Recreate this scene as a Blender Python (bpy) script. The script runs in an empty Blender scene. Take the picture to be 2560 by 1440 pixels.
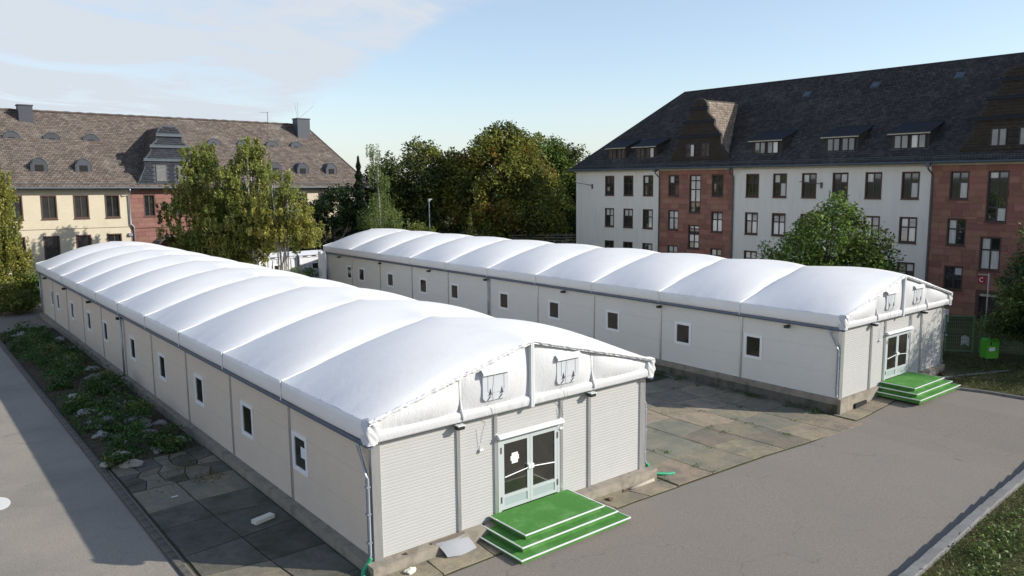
import bpy, math, random
import numpy as np
from mathutils import Matrix, Vector

S = bpy.context.scene
COL = S.collection
RNG = random.Random(7)

# ---------------------------------------------------------------- camera
cam_d = bpy.data.cameras.new('camera'); cam = bpy.data.objects.new('camera', cam_d); COL.objects.link(cam)
yaw, pitch, roll = -0.67688, -0.137407, -0.0104814
cy_, sy_ = math.cos(yaw), math.sin(yaw)
fwd = Vector((-sy_*math.cos(pitch), cy_*math.cos(pitch), math.sin(pitch)))
rgt = Vector((cy_, sy_, 0)); upv = rgt.cross(fwd)
r_ = rgt*math.cos(roll)+upv*math.sin(roll); u_ = -rgt*math.sin(roll)+upv*math.cos(roll)
cam.matrix_world = Matrix(((r_.x, u_.x, -fwd.x, -8.9134), (r_.y, u_.y, -fwd.y, -16.6753), (r_.z, u_.z, -fwd.z, 9.4426), (0, 0, 0, 1)))
cam_d.sensor_width = 36; cam_d.lens = 36*1960.23/2560
cam_d.clip_end = 6000; cam_d.clip_start = 0.1
S.camera = cam

# ---------------------------------------------------------------- sky and sun
SUN = Vector((1.3, -1.35, 1.0)).normalized()
W = bpy.data.worlds.new('World'); S.world = W; W.use_nodes = True
nt = W.node_tree; nt.nodes.clear()
def N(t, tree=None, **kw):
    n = (tree or nt).nodes.new(t)
    for k, v in kw.items(): setattr(n, k, v)
    return n
def math_node(tree, op, a, b=None, c=None, clamp=False):
    n = tree.nodes.new('ShaderNodeMath'); n.operation = op; n.use_clamp = clamp
    for i, v in enumerate((a, b, c)):
        if v is None: continue
        if isinstance(v, (int, float)): n.inputs[i].default_value = v
        else: tree.links.new(v, n.inputs[i])
    return n.outputs[0]
out = N('ShaderNodeOutputWorld'); bg = N('ShaderNodeBackground')
sky = N('ShaderNodeTexSky'); sky.sky_type = 'NISHITA'; sky.sun_disc = False
sky.sun_elevation = math.asin(SUN.z); sky.sun_rotation = math.atan2(SUN.x, SUN.y)
sky.altitude = 200; sky.air_density = 1.0; sky.dust_density = 0.6; sky.ozone_density = 1.8
bg.inputs['Strength'].default_value = 0.14
tc = N('ShaderNodeTexCoord'); sep = N('ShaderNodeSeparateXYZ'); nt.links.new(tc.outputs['Generated'], sep.inputs[0])
dz = math_node(nt, 'ADD', math_node(nt, 'MAXIMUM', sep.outputs[2], 0.0), 0.2)
px = math_node(nt, 'DIVIDE', sep.outputs[0], dz); py = math_node(nt, 'DIVIDE', sep.outputs[1], dz)
comb = N('ShaderNodeCombineXYZ'); nt.links.new(px, comb.inputs[0]); nt.links.new(py, comb.inputs[1])
def wnoise(scale, detail, rough, sx=1, sy=1, dist=0.0, off=0):
    mp = N('ShaderNodeMapping'); mp.inputs['Scale'].default_value = (sx, sy, 1); mp.inputs['Location'].default_value = (off, off*.7, 0)
    mp.inputs['Rotation'].default_value = (0, 0, 0.5)
    nt.links.new(comb.outputs[0], mp.inputs[0])
    n = N('ShaderNodeTexNoise'); n.inputs['Scale'].default_value = scale; n.inputs['Detail'].default_value = detail
    n.inputs['Roughness'].default_value = rough; n.inputs['Distortion'].default_value = dist
    nt.links.new(mp.outputs[0], n.inputs['Vector']); return n.outputs['Fac']
def mrange(v, a, b, c=0.0, d=1.0):
    n = N('ShaderNodeMapRange'); n.interpolation_type = 'SMOOTHSTEP'
    n.inputs[1].default_value = a; n.inputs[2].default_value = b; n.inputs[3].default_value = c; n.inputs[4].default_value = d
    nt.links.new(v, n.inputs[0]); return n.outputs[0]
edge = math_node(nt, 'ADD', px, math_node(nt, 'MULTIPLY', math_node(nt, 'SUBTRACT', wnoise(2.2, 7, .62), .5), 0.42))
bank = mrange(edge, 1.48, 1.32)                                       # veil of high cloud over half the sky
tex = mrange(wnoise(1.5, 7, .62, 1, 2.2, .6, 3), .34, .62)
wisp = mrange(wnoise(1.3, 8, .62, .5, 1.6, .8, 9), .5, .8)
cl = math_node(nt, 'ADD', math_node(nt, 'MULTIPLY', bank, math_node(nt, 'MULTIPLY_ADD', tex, .62, .3)), math_node(nt, 'MULTIPLY_ADD', wisp, .22, .3), clamp=True)
hz = mrange(sep.outputs[2], .22, -.02, 0.0, .62)                    # pale haze towards the horizon
cl = math_node(nt, 'MAXIMUM', math_node(nt, 'MULTIPLY', cl, mrange(sep.outputs[2], .24, .6, 1.0, .09)), hz)   # a thin veil, thinned overhead to deepen the shade on the ground
mixc = N('ShaderNodeMix', data_type='RGBA'); mixc.inputs[7].default_value = (3.55, 3.85, 4.25, 1)
nt.links.new(cl, mixc.inputs[0]); nt.links.new(sky.outputs[0], mixc.inputs[6])
nt.links.new(mixc.outputs[2], bg.inputs['Color']); nt.links.new(bg.outputs[0], out.inputs[0])

sun_d = bpy.data.lights.new('sun', 'SUN'); sun_d.energy = 4.1; sun_d.angle = math.radians(0.53); sun_d.color = (1.0, .94, .84)
sun = bpy.data.objects.new('sun', sun_d); COL.objects.link(sun); sun.rotation_euler = SUN.to_track_quat('Z', 'Y').to_euler(); sun.location = (60, -60, 60)

S.view_settings.view_transform = 'Standard'; S.view_settings.look = 'None'; S.view_settings.gamma = 1
S.view_settings.use_curve_mapping = False; S.view_settings.exposure = 0.48
S.render.engine = 'CYCLES'; S.cycles.max_bounces = 6; S.cycles.use_denoising = True

# ---------------------------------------------------------------- materials
MAT = {}
def M(name, c1, c2=None, scale=4.0, rough=.7, bump=0.0, bscale=60.0, metal=0.0, spec=.5, rnd=0.0, detail=6, stretch=(1, 1, 1), c3=None, s3=.4, f3=(.5, .7), trans=0.0, coat=0.0, speck=0.0, crack=0.0, ior=None):
    """procedural principled material: two-tone noise, optional third stain colour, per-piece variation, relief"""
    m = bpy.data.materials.new(name); m.use_nodes = True; t = m.node_tree; b = t.nodes['Principled BSDF']
    b.inputs['Roughness'].default_value = rough; b.inputs['Metallic'].default_value = metal
    b.inputs['Specular IOR Level'].default_value = spec; b.inputs['Coat Weight'].default_value = coat
    tc = t.nodes.new('ShaderNodeTexCoord'); mp = t.nodes.new('ShaderNodeMapping'); mp.inputs['Scale'].default_value = stretch
    t.links.new(tc.outputs['Object'], mp.inputs[0])
    colr = None
    def noise(sc, det=detail):
        n = t.nodes.new('ShaderNodeTexNoise'); n.inputs['Scale'].default_value = sc; n.inputs['Detail'].default_value = det
        n.inputs['Roughness'].default_value = .62; t.links.new(mp.outputs[0], n.inputs['Vector']); return n.outputs['Fac']
    def mix(f, a, bb):
        x = t.nodes.new('ShaderNodeMix'); x.data_type = 'RGBA'
        t.links.new(f, x.inputs[0])
        for i, v in ((6, a), (7, bb)):
            if isinstance(v, tuple): x.inputs[i].default_value = (*v, 1)
            else: t.links.new(v, x.inputs[i])
        return x.outputs[2]
    def mr(v, a, bb):
        n = t.nodes.new('ShaderNodeMapRange'); n.inputs[1].default_value = a; n.inputs[2].default_value = bb; t.links.new(v, n.inputs[0]); return n.outputs[0]
    if c2: colr = mix(mr(noise(scale), .3, .7), c1, c2)
    else: colr = c1
    if c3: colr = mix(mr(noise(s3, 8), *f3), colr, c3)
    if speck:                                                    # light and dark grains of aggregate
        n = t.nodes.new('ShaderNodeTexNoise'); n.inputs['Scale'].default_value = 38; n.inputs['Detail'].default_value = 3; t.links.new(mp.outputs[0], n.inputs['Vector'])
        h = t.nodes.new('ShaderNodeHueSaturation'); t.links.new(colr, h.inputs['Color'])
        t.links.new(math_node(t, 'ADD', math_node(t, 'MULTIPLY', mr(n.outputs['Fac'], .3, .7), 2*speck), 1-speck), h.inputs['Value']); colr = h.outputs[0]
    if crack:                                                    # thin wandering cracks
        wn = t.nodes.new('ShaderNodeTexNoise'); wn.inputs['Scale'].default_value = 1.6; wn.inputs['Detail'].default_value = 5; t.links.new(mp.outputs[0], wn.inputs['Vector'])
        va = t.nodes.new('ShaderNodeVectorMath'); va.operation = 'MULTIPLY_ADD'; va.inputs[1].default_value = (1.1, 1.1, 0); t.links.new(wn.outputs['Color'], va.inputs[0]); t.links.new(mp.outputs[0], va.inputs[2])
        vo = t.nodes.new('ShaderNodeTexVoronoi'); vo.feature = 'DISTANCE_TO_EDGE'; vo.inputs['Scale'].default_value = crack; t.links.new(va.outputs[0], vo.inputs['Vector'])
        ln = mr(vo.outputs['Distance'], .0042, .0012)
        colr = mix(math_node(t, 'MULTIPLY', ln, math_node(t, 'MULTIPLY', mr(noise(.5, 3), .42, .6), .6)), colr, (.09, .085, .075))
    if ior: b.inputs['IOR'].default_value = ior
    if rnd:
        g = t.nodes.new('ShaderNodeNewGeometry'); oi = t.nodes.new('ShaderNodeObjectInfo')
        v = math_node(t, 'FRACT', math_node(t, 'ADD', g.outputs['Random Per Island'], oi.outputs['Random']))
        h = t.nodes.new('ShaderNodeHueSaturation'); h.inputs['Fac'].default_value = 1
        t.links.new(math_node(t, 'MULTIPLY_ADD', v, 2*rnd, 1-rnd), h.inputs['Value'])
        t.links.new(math_node(t, 'MULTIPLY_ADD', math_node(t, 'FRACT', math_node(t, 'MULTIPLY', v, 7.31)), .03, .485), h.inputs['Hue'])
        if isinstance(colr, tuple): h.inputs['Color'].default_value = (*colr, 1)
        else: t.links.new(colr, h.inputs['Color'])
        colr = h.outputs[0]
    if isinstance(colr, tuple): b.inputs['Base Color'].default_value = (*colr, 1)
    else: t.links.new(colr, b.inputs['Base Color'])
    if bump:
        bn = t.nodes.new('ShaderNodeBump'); bn.inputs['Strength'].default_value = 1; bn.inputs['Distance'].default_value = bump
        t.links.new(noise(bscale, 4), bn.inputs['Height']); t.links.new(bn.outputs[0], b.inputs['Normal'])
    if trans:
        o = t.nodes['Material Output']; tr = t.nodes.new('ShaderNodeBsdfTranslucent'); ms = t.nodes.new('ShaderNodeMixShader')
        ms.inputs[0].default_value = trans
        if isinstance(colr, tuple): tr.inputs[0].default_value = (*colr, 1)
        else: t.links.new(colr, tr.inputs[0])
        t.links.new(b.outputs[0], ms.inputs[1]); t.links.new(tr.outputs[0], ms.inputs[2]); t.links.new(ms.outputs[0], o.inputs[0])
    MAT[name] = m
    return m

M('asphalt', (.182, .16, .133), (.245, .218, .184), 16, .9, .006, 120, c3=(.195, .178, .16), s3=.3, f3=(.42, .72), spec=.25, speck=.2, crack=.22)
M('asphalt_left', (.25, .222, .182), (.335, .3, .25), 16, .9, .006, 120, c3=(.215, .198, .175), s3=.3, f3=(.42, .72), spec=.25, speck=.2, crack=.2)
M('soil', (.05, .04, .03), (.1, .08, .058), 3, .95, .03, 20, spec=.1)
M('grass_ground', (.045, .055, .02), (.09, .085, .04), 1.3, .95, .04, 14, c3=(.13, .1, .06), s3=.5, spec=.1)
M('crack_dirt', (.045, .045, .03), (.075, .085, .04), 3, .95, spec=.1)
M('slab_tan', (.32, .265, .185), (.22, .19, .14), 3.5, .9, .01, 45, rnd=.12, c3=(.16, .15, .125), s3=1.0, f3=(.45, .7), spec=.2, speck=.25, crack=.55)
M('slab_grey', (.255, .215, .158), (.185, .16, .122), 3.5, .9, .01, 45, rnd=.12, c3=(.14, .145, .12), s3=.9, f3=(.45, .7), spec=.2, speck=.25, crack=.55)
M('slab_shaded', (.15, .138, .115), (.105, .1, .085), 3.0, .9, .012, 45, rnd=.15, c3=(.075, .08, .055), s3=1.1, f3=(.42, .65), spec=.2, speck=.25, crack=.6)  # paving beside the near tent, with the tent's shade put into its colour
M('slab_green', (.195, .188, .145), (.225, .205, .16), 3.0, .9, .01, 45, rnd=.08, c3=(.14, .15, .125), s3=1.0, f3=(.45, .7), spec=.2, speck=.25, crack=.55)
M('concrete', (.42, .38, .32), (.33, .30, .25), 3, .9, .006, 50, c3=(.24, .21, .17), s3=1.5, f3=(.55, .8), spec=.2)
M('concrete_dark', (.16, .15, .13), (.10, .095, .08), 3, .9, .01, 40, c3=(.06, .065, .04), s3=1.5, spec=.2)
M('kerb', (.21, .205, .2), (.155, .155, .15), 5, .85, .006, 50, rnd=.1, spec=.2)
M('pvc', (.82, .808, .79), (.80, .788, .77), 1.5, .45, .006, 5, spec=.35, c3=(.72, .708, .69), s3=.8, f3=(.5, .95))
M('pvc_gable', (.60, .605, .615), (.565, .57, .585), 2.5, .45, .012, 10, spec=.4, stretch=(3, 3, 1))  # same membrane as the roof, greyed to hold back full sun on the gable
M('panel_lit', (.445, .445, .435), (.425, .425, .415), 1.2, .5, spec=.4)  # end-wall copy of the cladding, darkened to offset the sun on it
M('panel_shade', (.735, .72, .675), (.71, .695, .65), 1.2, .5, spec=.4)  # side-wall copy of the cladding, made paler to offset the shade there
M('panel_beige_shade', (.70, .605, .50), (.66, .57, .475), 1.2, .5, spec=.3)  # beige near-side cladding, its warm shaded tone put into the colour
M('plinth', (.33, .29, .235), (.25, .225, .185), 3, .9, .006, 50, c3=(.17, .15, .12), s3=1.5, f3=(.5, .75), spec=.2)
M('aluminium', (.62, .63, .64), (.5, .51, .52), 8, .38, metal=.85, stretch=(1, 1, .2))
M('alu_paint', (.66, .68, .69), None, rough=.4)
M('zinc', (.42, .46, .52), (.34, .38, .44), 6, .4, metal=.6)
M('gutter_blue', (.10, .13, .19), (.14, .18, .25), 4, .45, metal=.3)
M('door_grey', (.44, .48, .49), None, rough=.4)
M('kick_grey', (.33, .39, .40), None, rough=.45)
M('black', (.02, .02, .022), None, rough=.45)
M('dark_hole', (.012, .012, .012), None, rough=.9)
M('lamp_glass', (.35, .36, .36), None, rough=.15)
M('glass_dark', (.018, .018, .016), (.035, .032, .026), 1.3, .06, spec=.8)
M('glass_building', (.012, .013, .016), (.03, .032, .036), .9, .03, spec=.5, ior=2.3)
M('glass_curtain_glare', (.74, .72, .67), (.55, .53, .49), 2.0, .05, spec=.5, ior=1.9, stretch=(6, 1, .4))  # pale curtains, with bright reflections in the glass put into the same colour
M('paper', (.78, .8, .82), (.7, .73, .77), 8, .7)
M('white_frame', (.86, .86, .86), None, rough=.35)
M('vent_plate', (.52, .54, .57), (.49, .51, .54), 4, .45)
M('turf', (.06, .19, .042), (.1, .275, .068), 30, .95, .012, 220, c3=(.125, .3, .09), s3=1.3, f3=(.48, .62), spec=.1)
M('hose_green', (.02, .28, .13), (.03, .35, .18), 9, .4)
M('mat_grey', (.27, .28, .3), (.33, .34, .36), 60, .85, .004, 120)
M('wood_old', (.2, .16, .12), (.12, .1, .08), 8, .85, stretch=(1, 8, 8))
M('stone', (.32, .31, .3), (.22, .21, .2), 4, .9, .03, 12, rnd=.25, spec=.2)
M('stone_brown', (.17, .12, .08), (.09, .065, .045), 5, .9, .03, 14, spec=.2)
M('foam', (.74, .71, .6), (.66, .63, .52), 6, .8)
M('cardboard', (.28, .13, .06), (.2, .1, .05), 5, .85)
M('road_paint', (.75, .74, .7), (.6, .59, .55), 20, .7)
# right building
M('plaster_white', (.80, .76, .68), (.74, .70, .625), 1.0, .9, .01, 25, c3=(.6, .59, .55), s3=.8, f3=(.55, .85), stretch=(2.2, 2.2, .35), spec=.2)
M('plaster_cream', (.60, .54, .415), (.545, .49, .375), 1.2, .9, .02, 9, c3=(.5, .43, .29), s3=.9, f3=(.55, .85), spec=.2)
M('sandstone', (.335, .168, .122), (.265, .135, .1), 3, .9, .012, 30, rnd=.2, spec=.2)
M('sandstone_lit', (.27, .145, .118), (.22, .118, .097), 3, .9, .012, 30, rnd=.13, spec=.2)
M('mortar_red', (.19, .09, .075), (.15, .075, .06), 3, .95, spec=.1)
M('window_wood', (.035, .026, .022), (.05, .036, .03), 6, .5)
M('surround', (.115, .058, .046), (.085, .046, .038), 5, .8)
M('soffit', (.5, .45, .34), (.42, .37, .28), 2, .85)
M('slate', (.034, .032, .033), (.049, .046, .046), 8, .6, rnd=.38, c3=(.10, .095, .09), s3=.5, f3=(.5, .85), spec=.3)
M('slate_base', (.03, .03, .035), None, rough=.9)
M('slate_patch', (.022, .025, .03), (.034, .038, .044), 4, .8, spec=.15)
M('slate_gable', (.045, .038, .033), (.058, .05, .043), 6, .75, rnd=.12, spec=.25)
M('slate_blue', (.05, .055, .07), (.07, .076, .092), 7, .55, rnd=.2, spec=.35)
M('tile_brown', (.15, .122, .104), (.108, .09, .078), 6, .75, rnd=.28, c3=(.26, .235, .205), s3=.45, f3=(.55, .85), spec=.25)
M('tile_base', (.07, .055, .045), None, rough=.95)
M('tile_dormer', (.25, .205, .165), (.19, .15, .12), 6, .75, rnd=.25, c3=(.36, .32, .27), s3=1.0, f3=(.5, .8), spec=.25)
M('lead', (.10, .12, .135), (.07, .088, .1), 4, .5, metal=.2)
M('rust_metal', (.10, .10, .11), (.16, .12, .09), 8, .6, metal=.3)
M('sign_red', (.42, .02, .03), None, rough=.5)
M('sign_white', (.8, .8, .8), None, rough=.6)
M('canopy_glass', (.42, .38, .34), (.3, .27, .25), 2, .25, spec=.7)
# small things
M('container_white', (.72, .74, .77), (.64, .66, .69), 1.5, .5)
M('green_paint', (.02, .2, .035), (.03, .26, .045), 4, .45)
M('fence_green', (.13, .26, .13), (.1, .2, .1), 5, .5)
M('bright_green', (.09, .42, .03), (.075, .36, .025), 3, .45)
M('bark', (.10, .08, .06), (.16, .13, .1), 6, .9, .03, 25, stretch=(2, 2, .4), spec=.15)
M('bark_birch', (.5, .48, .44), (.2, .18, .16), 5, .85, .01, 20, stretch=(1, 1, 2.5), spec=.2)
M('twig_grey', (.32, .27, .22), (.22, .18, .14), 8, .9, spec=.15)
def leaf(name, a, b, tr=.35, rnd=.45):
    return M(name, a, b, .55, .55, rnd=rnd, spec=.35, trans=tr)
leaf('leaf_birch', (0.222, 0.264, 0.070), (0.288, 0.312, 0.084), .45)
leaf('leaf_birch_yellow', (0.299, 0.305, 0.075), (0.368, 0.345, 0.086), .45)
leaf('leaf_weep', (0.165, 0.226, 0.072), (0.209, 0.259, 0.083), .42)
leaf('leaf_dark', (.034, .06, .02), (.05, .08, .025), .2)
leaf('leaf_spruce', (.020, .038, .018), (.03, .05, .022), .1)
leaf('leaf_chestnut', (0.192, 0.222, 0.048), (0.258, 0.258, 0.055), .4)
leaf('leaf_chestnut_dark', (0.069, 0.094, 0.026), (0.106, 0.122, 0.033), .3)
leaf('leaf_rust', (.26, .17, .04), (.21, .165, .035), .35)
leaf('leaf_maple', (0.111, 0.189, 0.036), (0.163, 0.247, 0.052), .35)
leaf('leaf_pine', (0.088, 0.138, 0.035), (0.150, 0.200, 0.045), .2)
leaf('leaf_bush', (.12, .15, .035), (.17, .18, .045))
leaf('leaf_bed', (.04, .10, .02), (.075, .15, .03), .3)
leaf('grass_blade', (.07, .09, .02), (.13, .13, .045), .3)

# ---------------------------------------------------------------- mesh helpers
class MB:
    def __init__(s): s.v = []; s.f = []
    def quad(s, *p):
        n = len(s.v); s.v += [tuple(q) for q in p]; s.f.append(tuple(range(n, n+len(p)))); return s
    def box(s, x0, x1, y0, y1, z0, z1):
        n = len(s.v)
        s.v += [(x0, y0, z0), (x1, y0, z0), (x1, y1, z0), (x0, y1, z0), (x0, y0, z1), (x1, y0, z1), (x1, y1, z1), (x0, y1, z1)]
        s.f += [tuple(n+i for i in q) for q in ((0, 3, 2, 1), (4, 5, 6, 7), (0, 1, 5, 4), (1, 2, 6, 5), (2, 3, 7, 6), (3, 0, 4, 7))]; return s
    def tube(s, pts, r, n=8, caps=True):
        pts = [Vector(p) for p in pts]; rs = r if isinstance(r, (list, tuple)) else [r]*len(pts); base = len(s.v)
        for i, p in enumerate(pts):
            d = (pts[min(i+1, len(pts)-1)]-pts[max(i-1, 0)])
            d = d.normalized() if d.length > 1e-9 else Vector((0, 0, 1))
            a = d.cross(Vector((0, 0, 1)) if abs(d.z) < .9 else Vector((1, 0, 0))).normalized(); b = d.cross(a)
            for k in range(n):
                t = 2*math.pi*k/n; s.v.append(tuple(p+(a*math.cos(t)+b*math.sin(t))*rs[i]))
        for i in range(len(pts)-1):
            for k in range(n):
                k2 = (k+1) % n; s.f.append((base+i*n+k, base+i*n+k2, base+(i+1)*n+k2, base+(i+1)*n+k))
        if caps:
            s.f.append(tuple(base+k for k in reversed(range(n)))); s.f.append(tuple(base+(len(pts)-1)*n+k for k in range(n)))
        return s
    def prism(s, poly, f0, f1):
        """poly: list of 2-D points; f0/f1 map a 2-D point to 3-D on either side"""
        n = len(poly); b = len(s.v)
        s.v += [tuple(f0(*p)) for p in poly]+[tuple(f1(*p)) for p in poly]
        s.f.append(tuple(b+i for i in range(n))); s.f.append(tuple(b+n+i for i in reversed(range(n))))
        for i in range(n):
            j = (i+1) % n; s.f.append((b+j, b+i, b+n+i, b+n+j))
        return s
    def grid(s, fn, nu, nv):
        b = len(s.v)
        for j in range(nv+1):
            for i in range(nu+1): s.v.append(tuple(fn(i/nu, j/nv)))
        for j in range(nv):
            for i in range(nu):
                a = b+j*(nu+1)+i; s.f.append((a, a+1, a+nu+2, a+nu+1))
        return s
    def mesh(s, name, mat, smooth=False):
        me = bpy.data.meshes.new(name); me.from_pydata(s.v, [], s.f); me.materials.append(MAT[mat] if isinstance(mat, str) else mat)
        if smooth: me.polygons.foreach_set('use_smooth', [True]*len(me.polygons))
        me.update(); return me
    def build(s, name, mat, parent=None, smooth=False, loc=None):
        return link(name, s.mesh(name, mat, smooth), parent, loc)
def link(name, me, parent=None, loc=None, rot=None, scale=None):
    o = bpy.data.objects.new(name, me); COL.objects.link(o)
    if parent is not None: o.parent = parent
    if loc is not None: o.location = loc
    if rot is not None: o.rotation_euler = rot
    if scale is not None: o.scale = scale
    return o
def tag(o, label, cat, group=None, kind=None):
    o['label'] = label; o['category'] = cat
    if group: o['group'] = group
    if kind: o['kind'] = kind
    return o
def thing(name, label, cat, loc=(0, 0, 0), rz=0.0, group=None, ry=0.0):
    o = link(name, None, None, loc, (0, ry, rz)); o.empty_display_size = .3
    return tag(o, label, cat, group)
def struct(o): o['kind'] = 'structure'; return o
def stuff(o): o['kind'] = 'stuff'; return o
def np_mesh(name, V, F, mat, k=4):
    """V (n,3), F (m,k) arrays -> mesh"""
    me = bpy.data.meshes.new(name); V = np.asarray(V, np.float32); F = np.asarray(F, np.int32)
    me.vertices.add(len(V)); me.vertices.foreach_set('co', V.ravel())
    me.loops.add(F.size); me.loops.foreach_set('vertex_index', F.ravel())
    me.polygons.add(len(F)); me.polygons.foreach_set('loop_start', np.arange(0, F.size, k, dtype=np.int32))
    me.polygons.foreach_set('loop_total', np.full(len(F), k, np.int32))
    me.materials.append(MAT[mat] if isinstance(mat, str) else mat); me.update(calc_edges=True); return me
def copy_tree(o, parent=None):
    c = o.copy(); COL.objects.link(c); c.parent = parent
    for ch in o.children: copy_tree(ch, c)
    return c
UNIT = {}
def unit_box(mat):
    if mat not in UNIT: UNIT[mat] = MB().box(0, 1, 0, 1, 0, 1).mesh('block', mat)
    return UNIT[mat]
def gz(x):
    """height of the yard: it falls gently from the near tent to the far one"""
    return -.45 if x < 8 else (-.9 if x > 22 else -.45-.45*(x-8)/14)
_GX = (-1e5, 8, 15, 21, 23, 27, 1e5); _GZ = (-.31, -.31, -.5, -.8, -.78, -.5, -.5)
def gz(x): return float(np.interp(x, _GX, _GZ))
# ---------------------------------------------------------------- ground, road, paving
XS = [-3000, -300, -60, -20, -4, 4, 8, 11, 15, 18, 21, 23, 25, 27, 34, 60, 120, 400, 3000]
def sheet(name, mat, xs, lo, hi, dz, parent=None):
    mb = MB()
    for a, b in zip(xs[:-1], xs[1:]):
        l0, l1, h0, h1 = lo(a), lo(b), hi(a), hi(b)
        if h0-l0 < 1e-3 and h1-l1 < 1e-3: continue
        mb.quad((a, l0, gz(a)+dz), (b, l1, gz(b)+dz), (b, h1, gz(b)+dz), (a, h0, gz(a)+dz))
    return mb.build(name, mat, parent)
struct(sheet('ground', 'grass_ground', XS, lambda x: -3000, lambda x: 3000, -.03))
LOX = (-4, 2, 10.5, 14.7, 20.8, 27, 36); LOY = (-9.4, -9.2, -8.55, -8.17, -7.6, -6.9, -6.2)
HIX = (-4, 28.2, 28.3, 28.9, 29.6, 29.9, 30.0, 36); HIY = (57.3, 57.3, -1.3, -1.45, -2.0, -3.1, -4.95, -5.4)
rlo = lambda x: float(np.interp(x, LOX, LOY)); rhi = lambda x: float(np.interp(x, HIX, HIY))
struct(sheet('road', 'asphalt', sorted(set([-3.9, 0, 4, 8, 10.5, 13, 15, 17, 19, 20.8, 21, 23, 25, 27, 28.2, 28.3, 28.6, 28.9, 29.2, 29.6, 29.9, 30, 33, 36])), rlo, rhi, 0.0))
struct(sheet('side_road', 'asphalt_left', [-60, -20, -3.9], lambda x: -60, lambda x: 57.3, .001))
tag(MB().prism([(-6.85+.3*math.cos(t*math.pi/12), 11.3+.6*math.sin(t*math.pi/12)) for t in range(24)], lambda x, y: (x, y, -.309+.006), lambda x, y: (x, y, -.309+.002)).build('road_marking', 'road_paint'),
    'white painted oval spot on the pale asphalt at the left edge', 'road marking')

def slabs(parent, x0, x1, y0, y1, nx, ny, mats, seed, jit=.15, gap=.014, dz=.034, name='paving_slab'):
    r = random.Random(seed); X = {}
    for i in range(nx+1):
        for j in range(ny+1):
            jx = 0 if i in (0, nx) else r.uniform(-jit, jit); jy = 0 if j in (0, ny) else r.uniform(-jit, jit)
            X[i, j] = (x0+(x1-x0)*i/nx+jx*(x1-x0)/nx, y0+(y1-y0)*j/ny+jy*(y1-y0)/ny)
    for i in range(nx):
        for j in range(ny):
            c = [X[i, j], X[i+1, j], X[i+1, j+1], X[i, j+1]]
            mx, my = sum(p[0] for p in c)/4, sum(p[1] for p in c)/4
            pts = []
            for k in range(4):                                   # ragged edges: three extra points a side
                a, b = c[k], c[(k+1) % 4]
                for s_ in (0, .3, .62):
                    p = (a[0]+(b[0]-a[0])*s_, a[1]+(b[1]-a[1])*s_)
                    d = math.hypot(p[0]-mx, p[1]-my) or 1
                    q = gap+(r.uniform(0, gap*1.6))
                    pts.append((p[0]-(p[0]-mx)/d*q, p[1]-(p[1]-my)/d*q))
            h = dz+r.uniform(-.004, .006)
            MB().prism(pts, lambda x, y: (x, y, gz(x)+h), lambda x, y: (x, y, gz(x)-.02)).build(name, r.choice(mats), parent)
bed_under = struct(sheet('paved_yard', 'crack_dirt', [10.25, 13, 15, 18, 21, 22.3], lambda x: -1.28+(.45 if x > 20 else 0)*(x-20)/2.3, lambda x: 14, .005))
slabs(bed_under, 10.3, 22.2, -1.2, 9.0, 6, 6, ['slab_tan', 'slab_grey', 'slab_grey', 'slab_green', 'slab_tan'], 3, jit=.1)
fr = struct(sheet('front_paving', 'crack_dirt', [-.4, 4, 8, 10.25], lambda x: -1.3, lambda x: -.2, .005))
slabs(fr, -.35, 10.2, -1.25, -.25, 7, 1, ['slab_tan', 'slab_tan', 'slab_grey'], 5)
fr2 = struct(sheet('corner_paving', 'crack_dirt', [22.3, 23, 25, 27, 28.2], lambda x: -.85, lambda x: 1.2, .005))
slabs(fr2, 22.35, 28.1, -.8, .2, 4, 1, ['slab_tan', 'slab_tan'], 6)
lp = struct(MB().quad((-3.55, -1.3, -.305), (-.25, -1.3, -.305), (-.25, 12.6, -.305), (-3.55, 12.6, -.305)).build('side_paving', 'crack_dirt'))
slabs(lp, -3.5, -.3, -1.25, 9.4, 2, 6, ['slab_shaded', 'slab_shaded', 'slab_grey'], 8, jit=.15)
slabs(lp, -3.5, -.3, 9.4, 12.6, 5, 5, ['slab_shaded', 'slab_grey'], 9, jit=.3, dz=.04)

# planting bed beside the near tent
def bedz(x, y): return -.30+.16*math.sin(math.pi*min(1, max(0, (x+3.6)/3.2)))*(1+.5*math.sin(x*5.1+y*1.7)*math.sin(y*2.3))*min(1, (y-12)/1.5)
struct(MB().grid(lambda u, v: (-3.6+3.3*u, 12.4+32*v, bedz(-3.6+3.3*u, 12.4+32*v)), 12, 80).build('planting_bed', 'soil', smooth=True))
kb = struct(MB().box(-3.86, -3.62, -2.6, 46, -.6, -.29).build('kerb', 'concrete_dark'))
km = {}
def kerb_run(parent, pts, w, h, L=1.0, mat='kerb', z=None):
    for (xa, ya), (xb, yb) in zip(pts[:-1], pts[1:]):
        d = math.hypot(xb-xa, yb-ya); n = max(1, round(d/L)); a = math.atan2(yb-ya, xb-xa)
        for i in range(n):
            key = (round(d/n, 2), w, h, mat)
            if key not in km:
                l = d/n-.012; e = .025
                km[key] = MB().prism([(-w/2, -.3), (w/2, -.3), (w/2, h-e), (w/2-e, h), (-w/2+e, h), (-w/2, h-e)], lambda p, q: (.006, p, q), lambda p, q: (l, p, q)).mesh('kerb_stone', mat)
            x = xa+(xb-xa)*i/n; y = ya+(yb-ya)*i/n
            link('kerb_stone', km[key], parent, (x, y, (gz(x) if z is None else z)), (0, 0, a))
kerb_run(kb, [(-3.74, -2.6), (-3.74, 45.4)], .2, .07, 1.0, 'concrete_dark')  # left kerb in dark concrete: the tent's shade put into its colour
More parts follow.
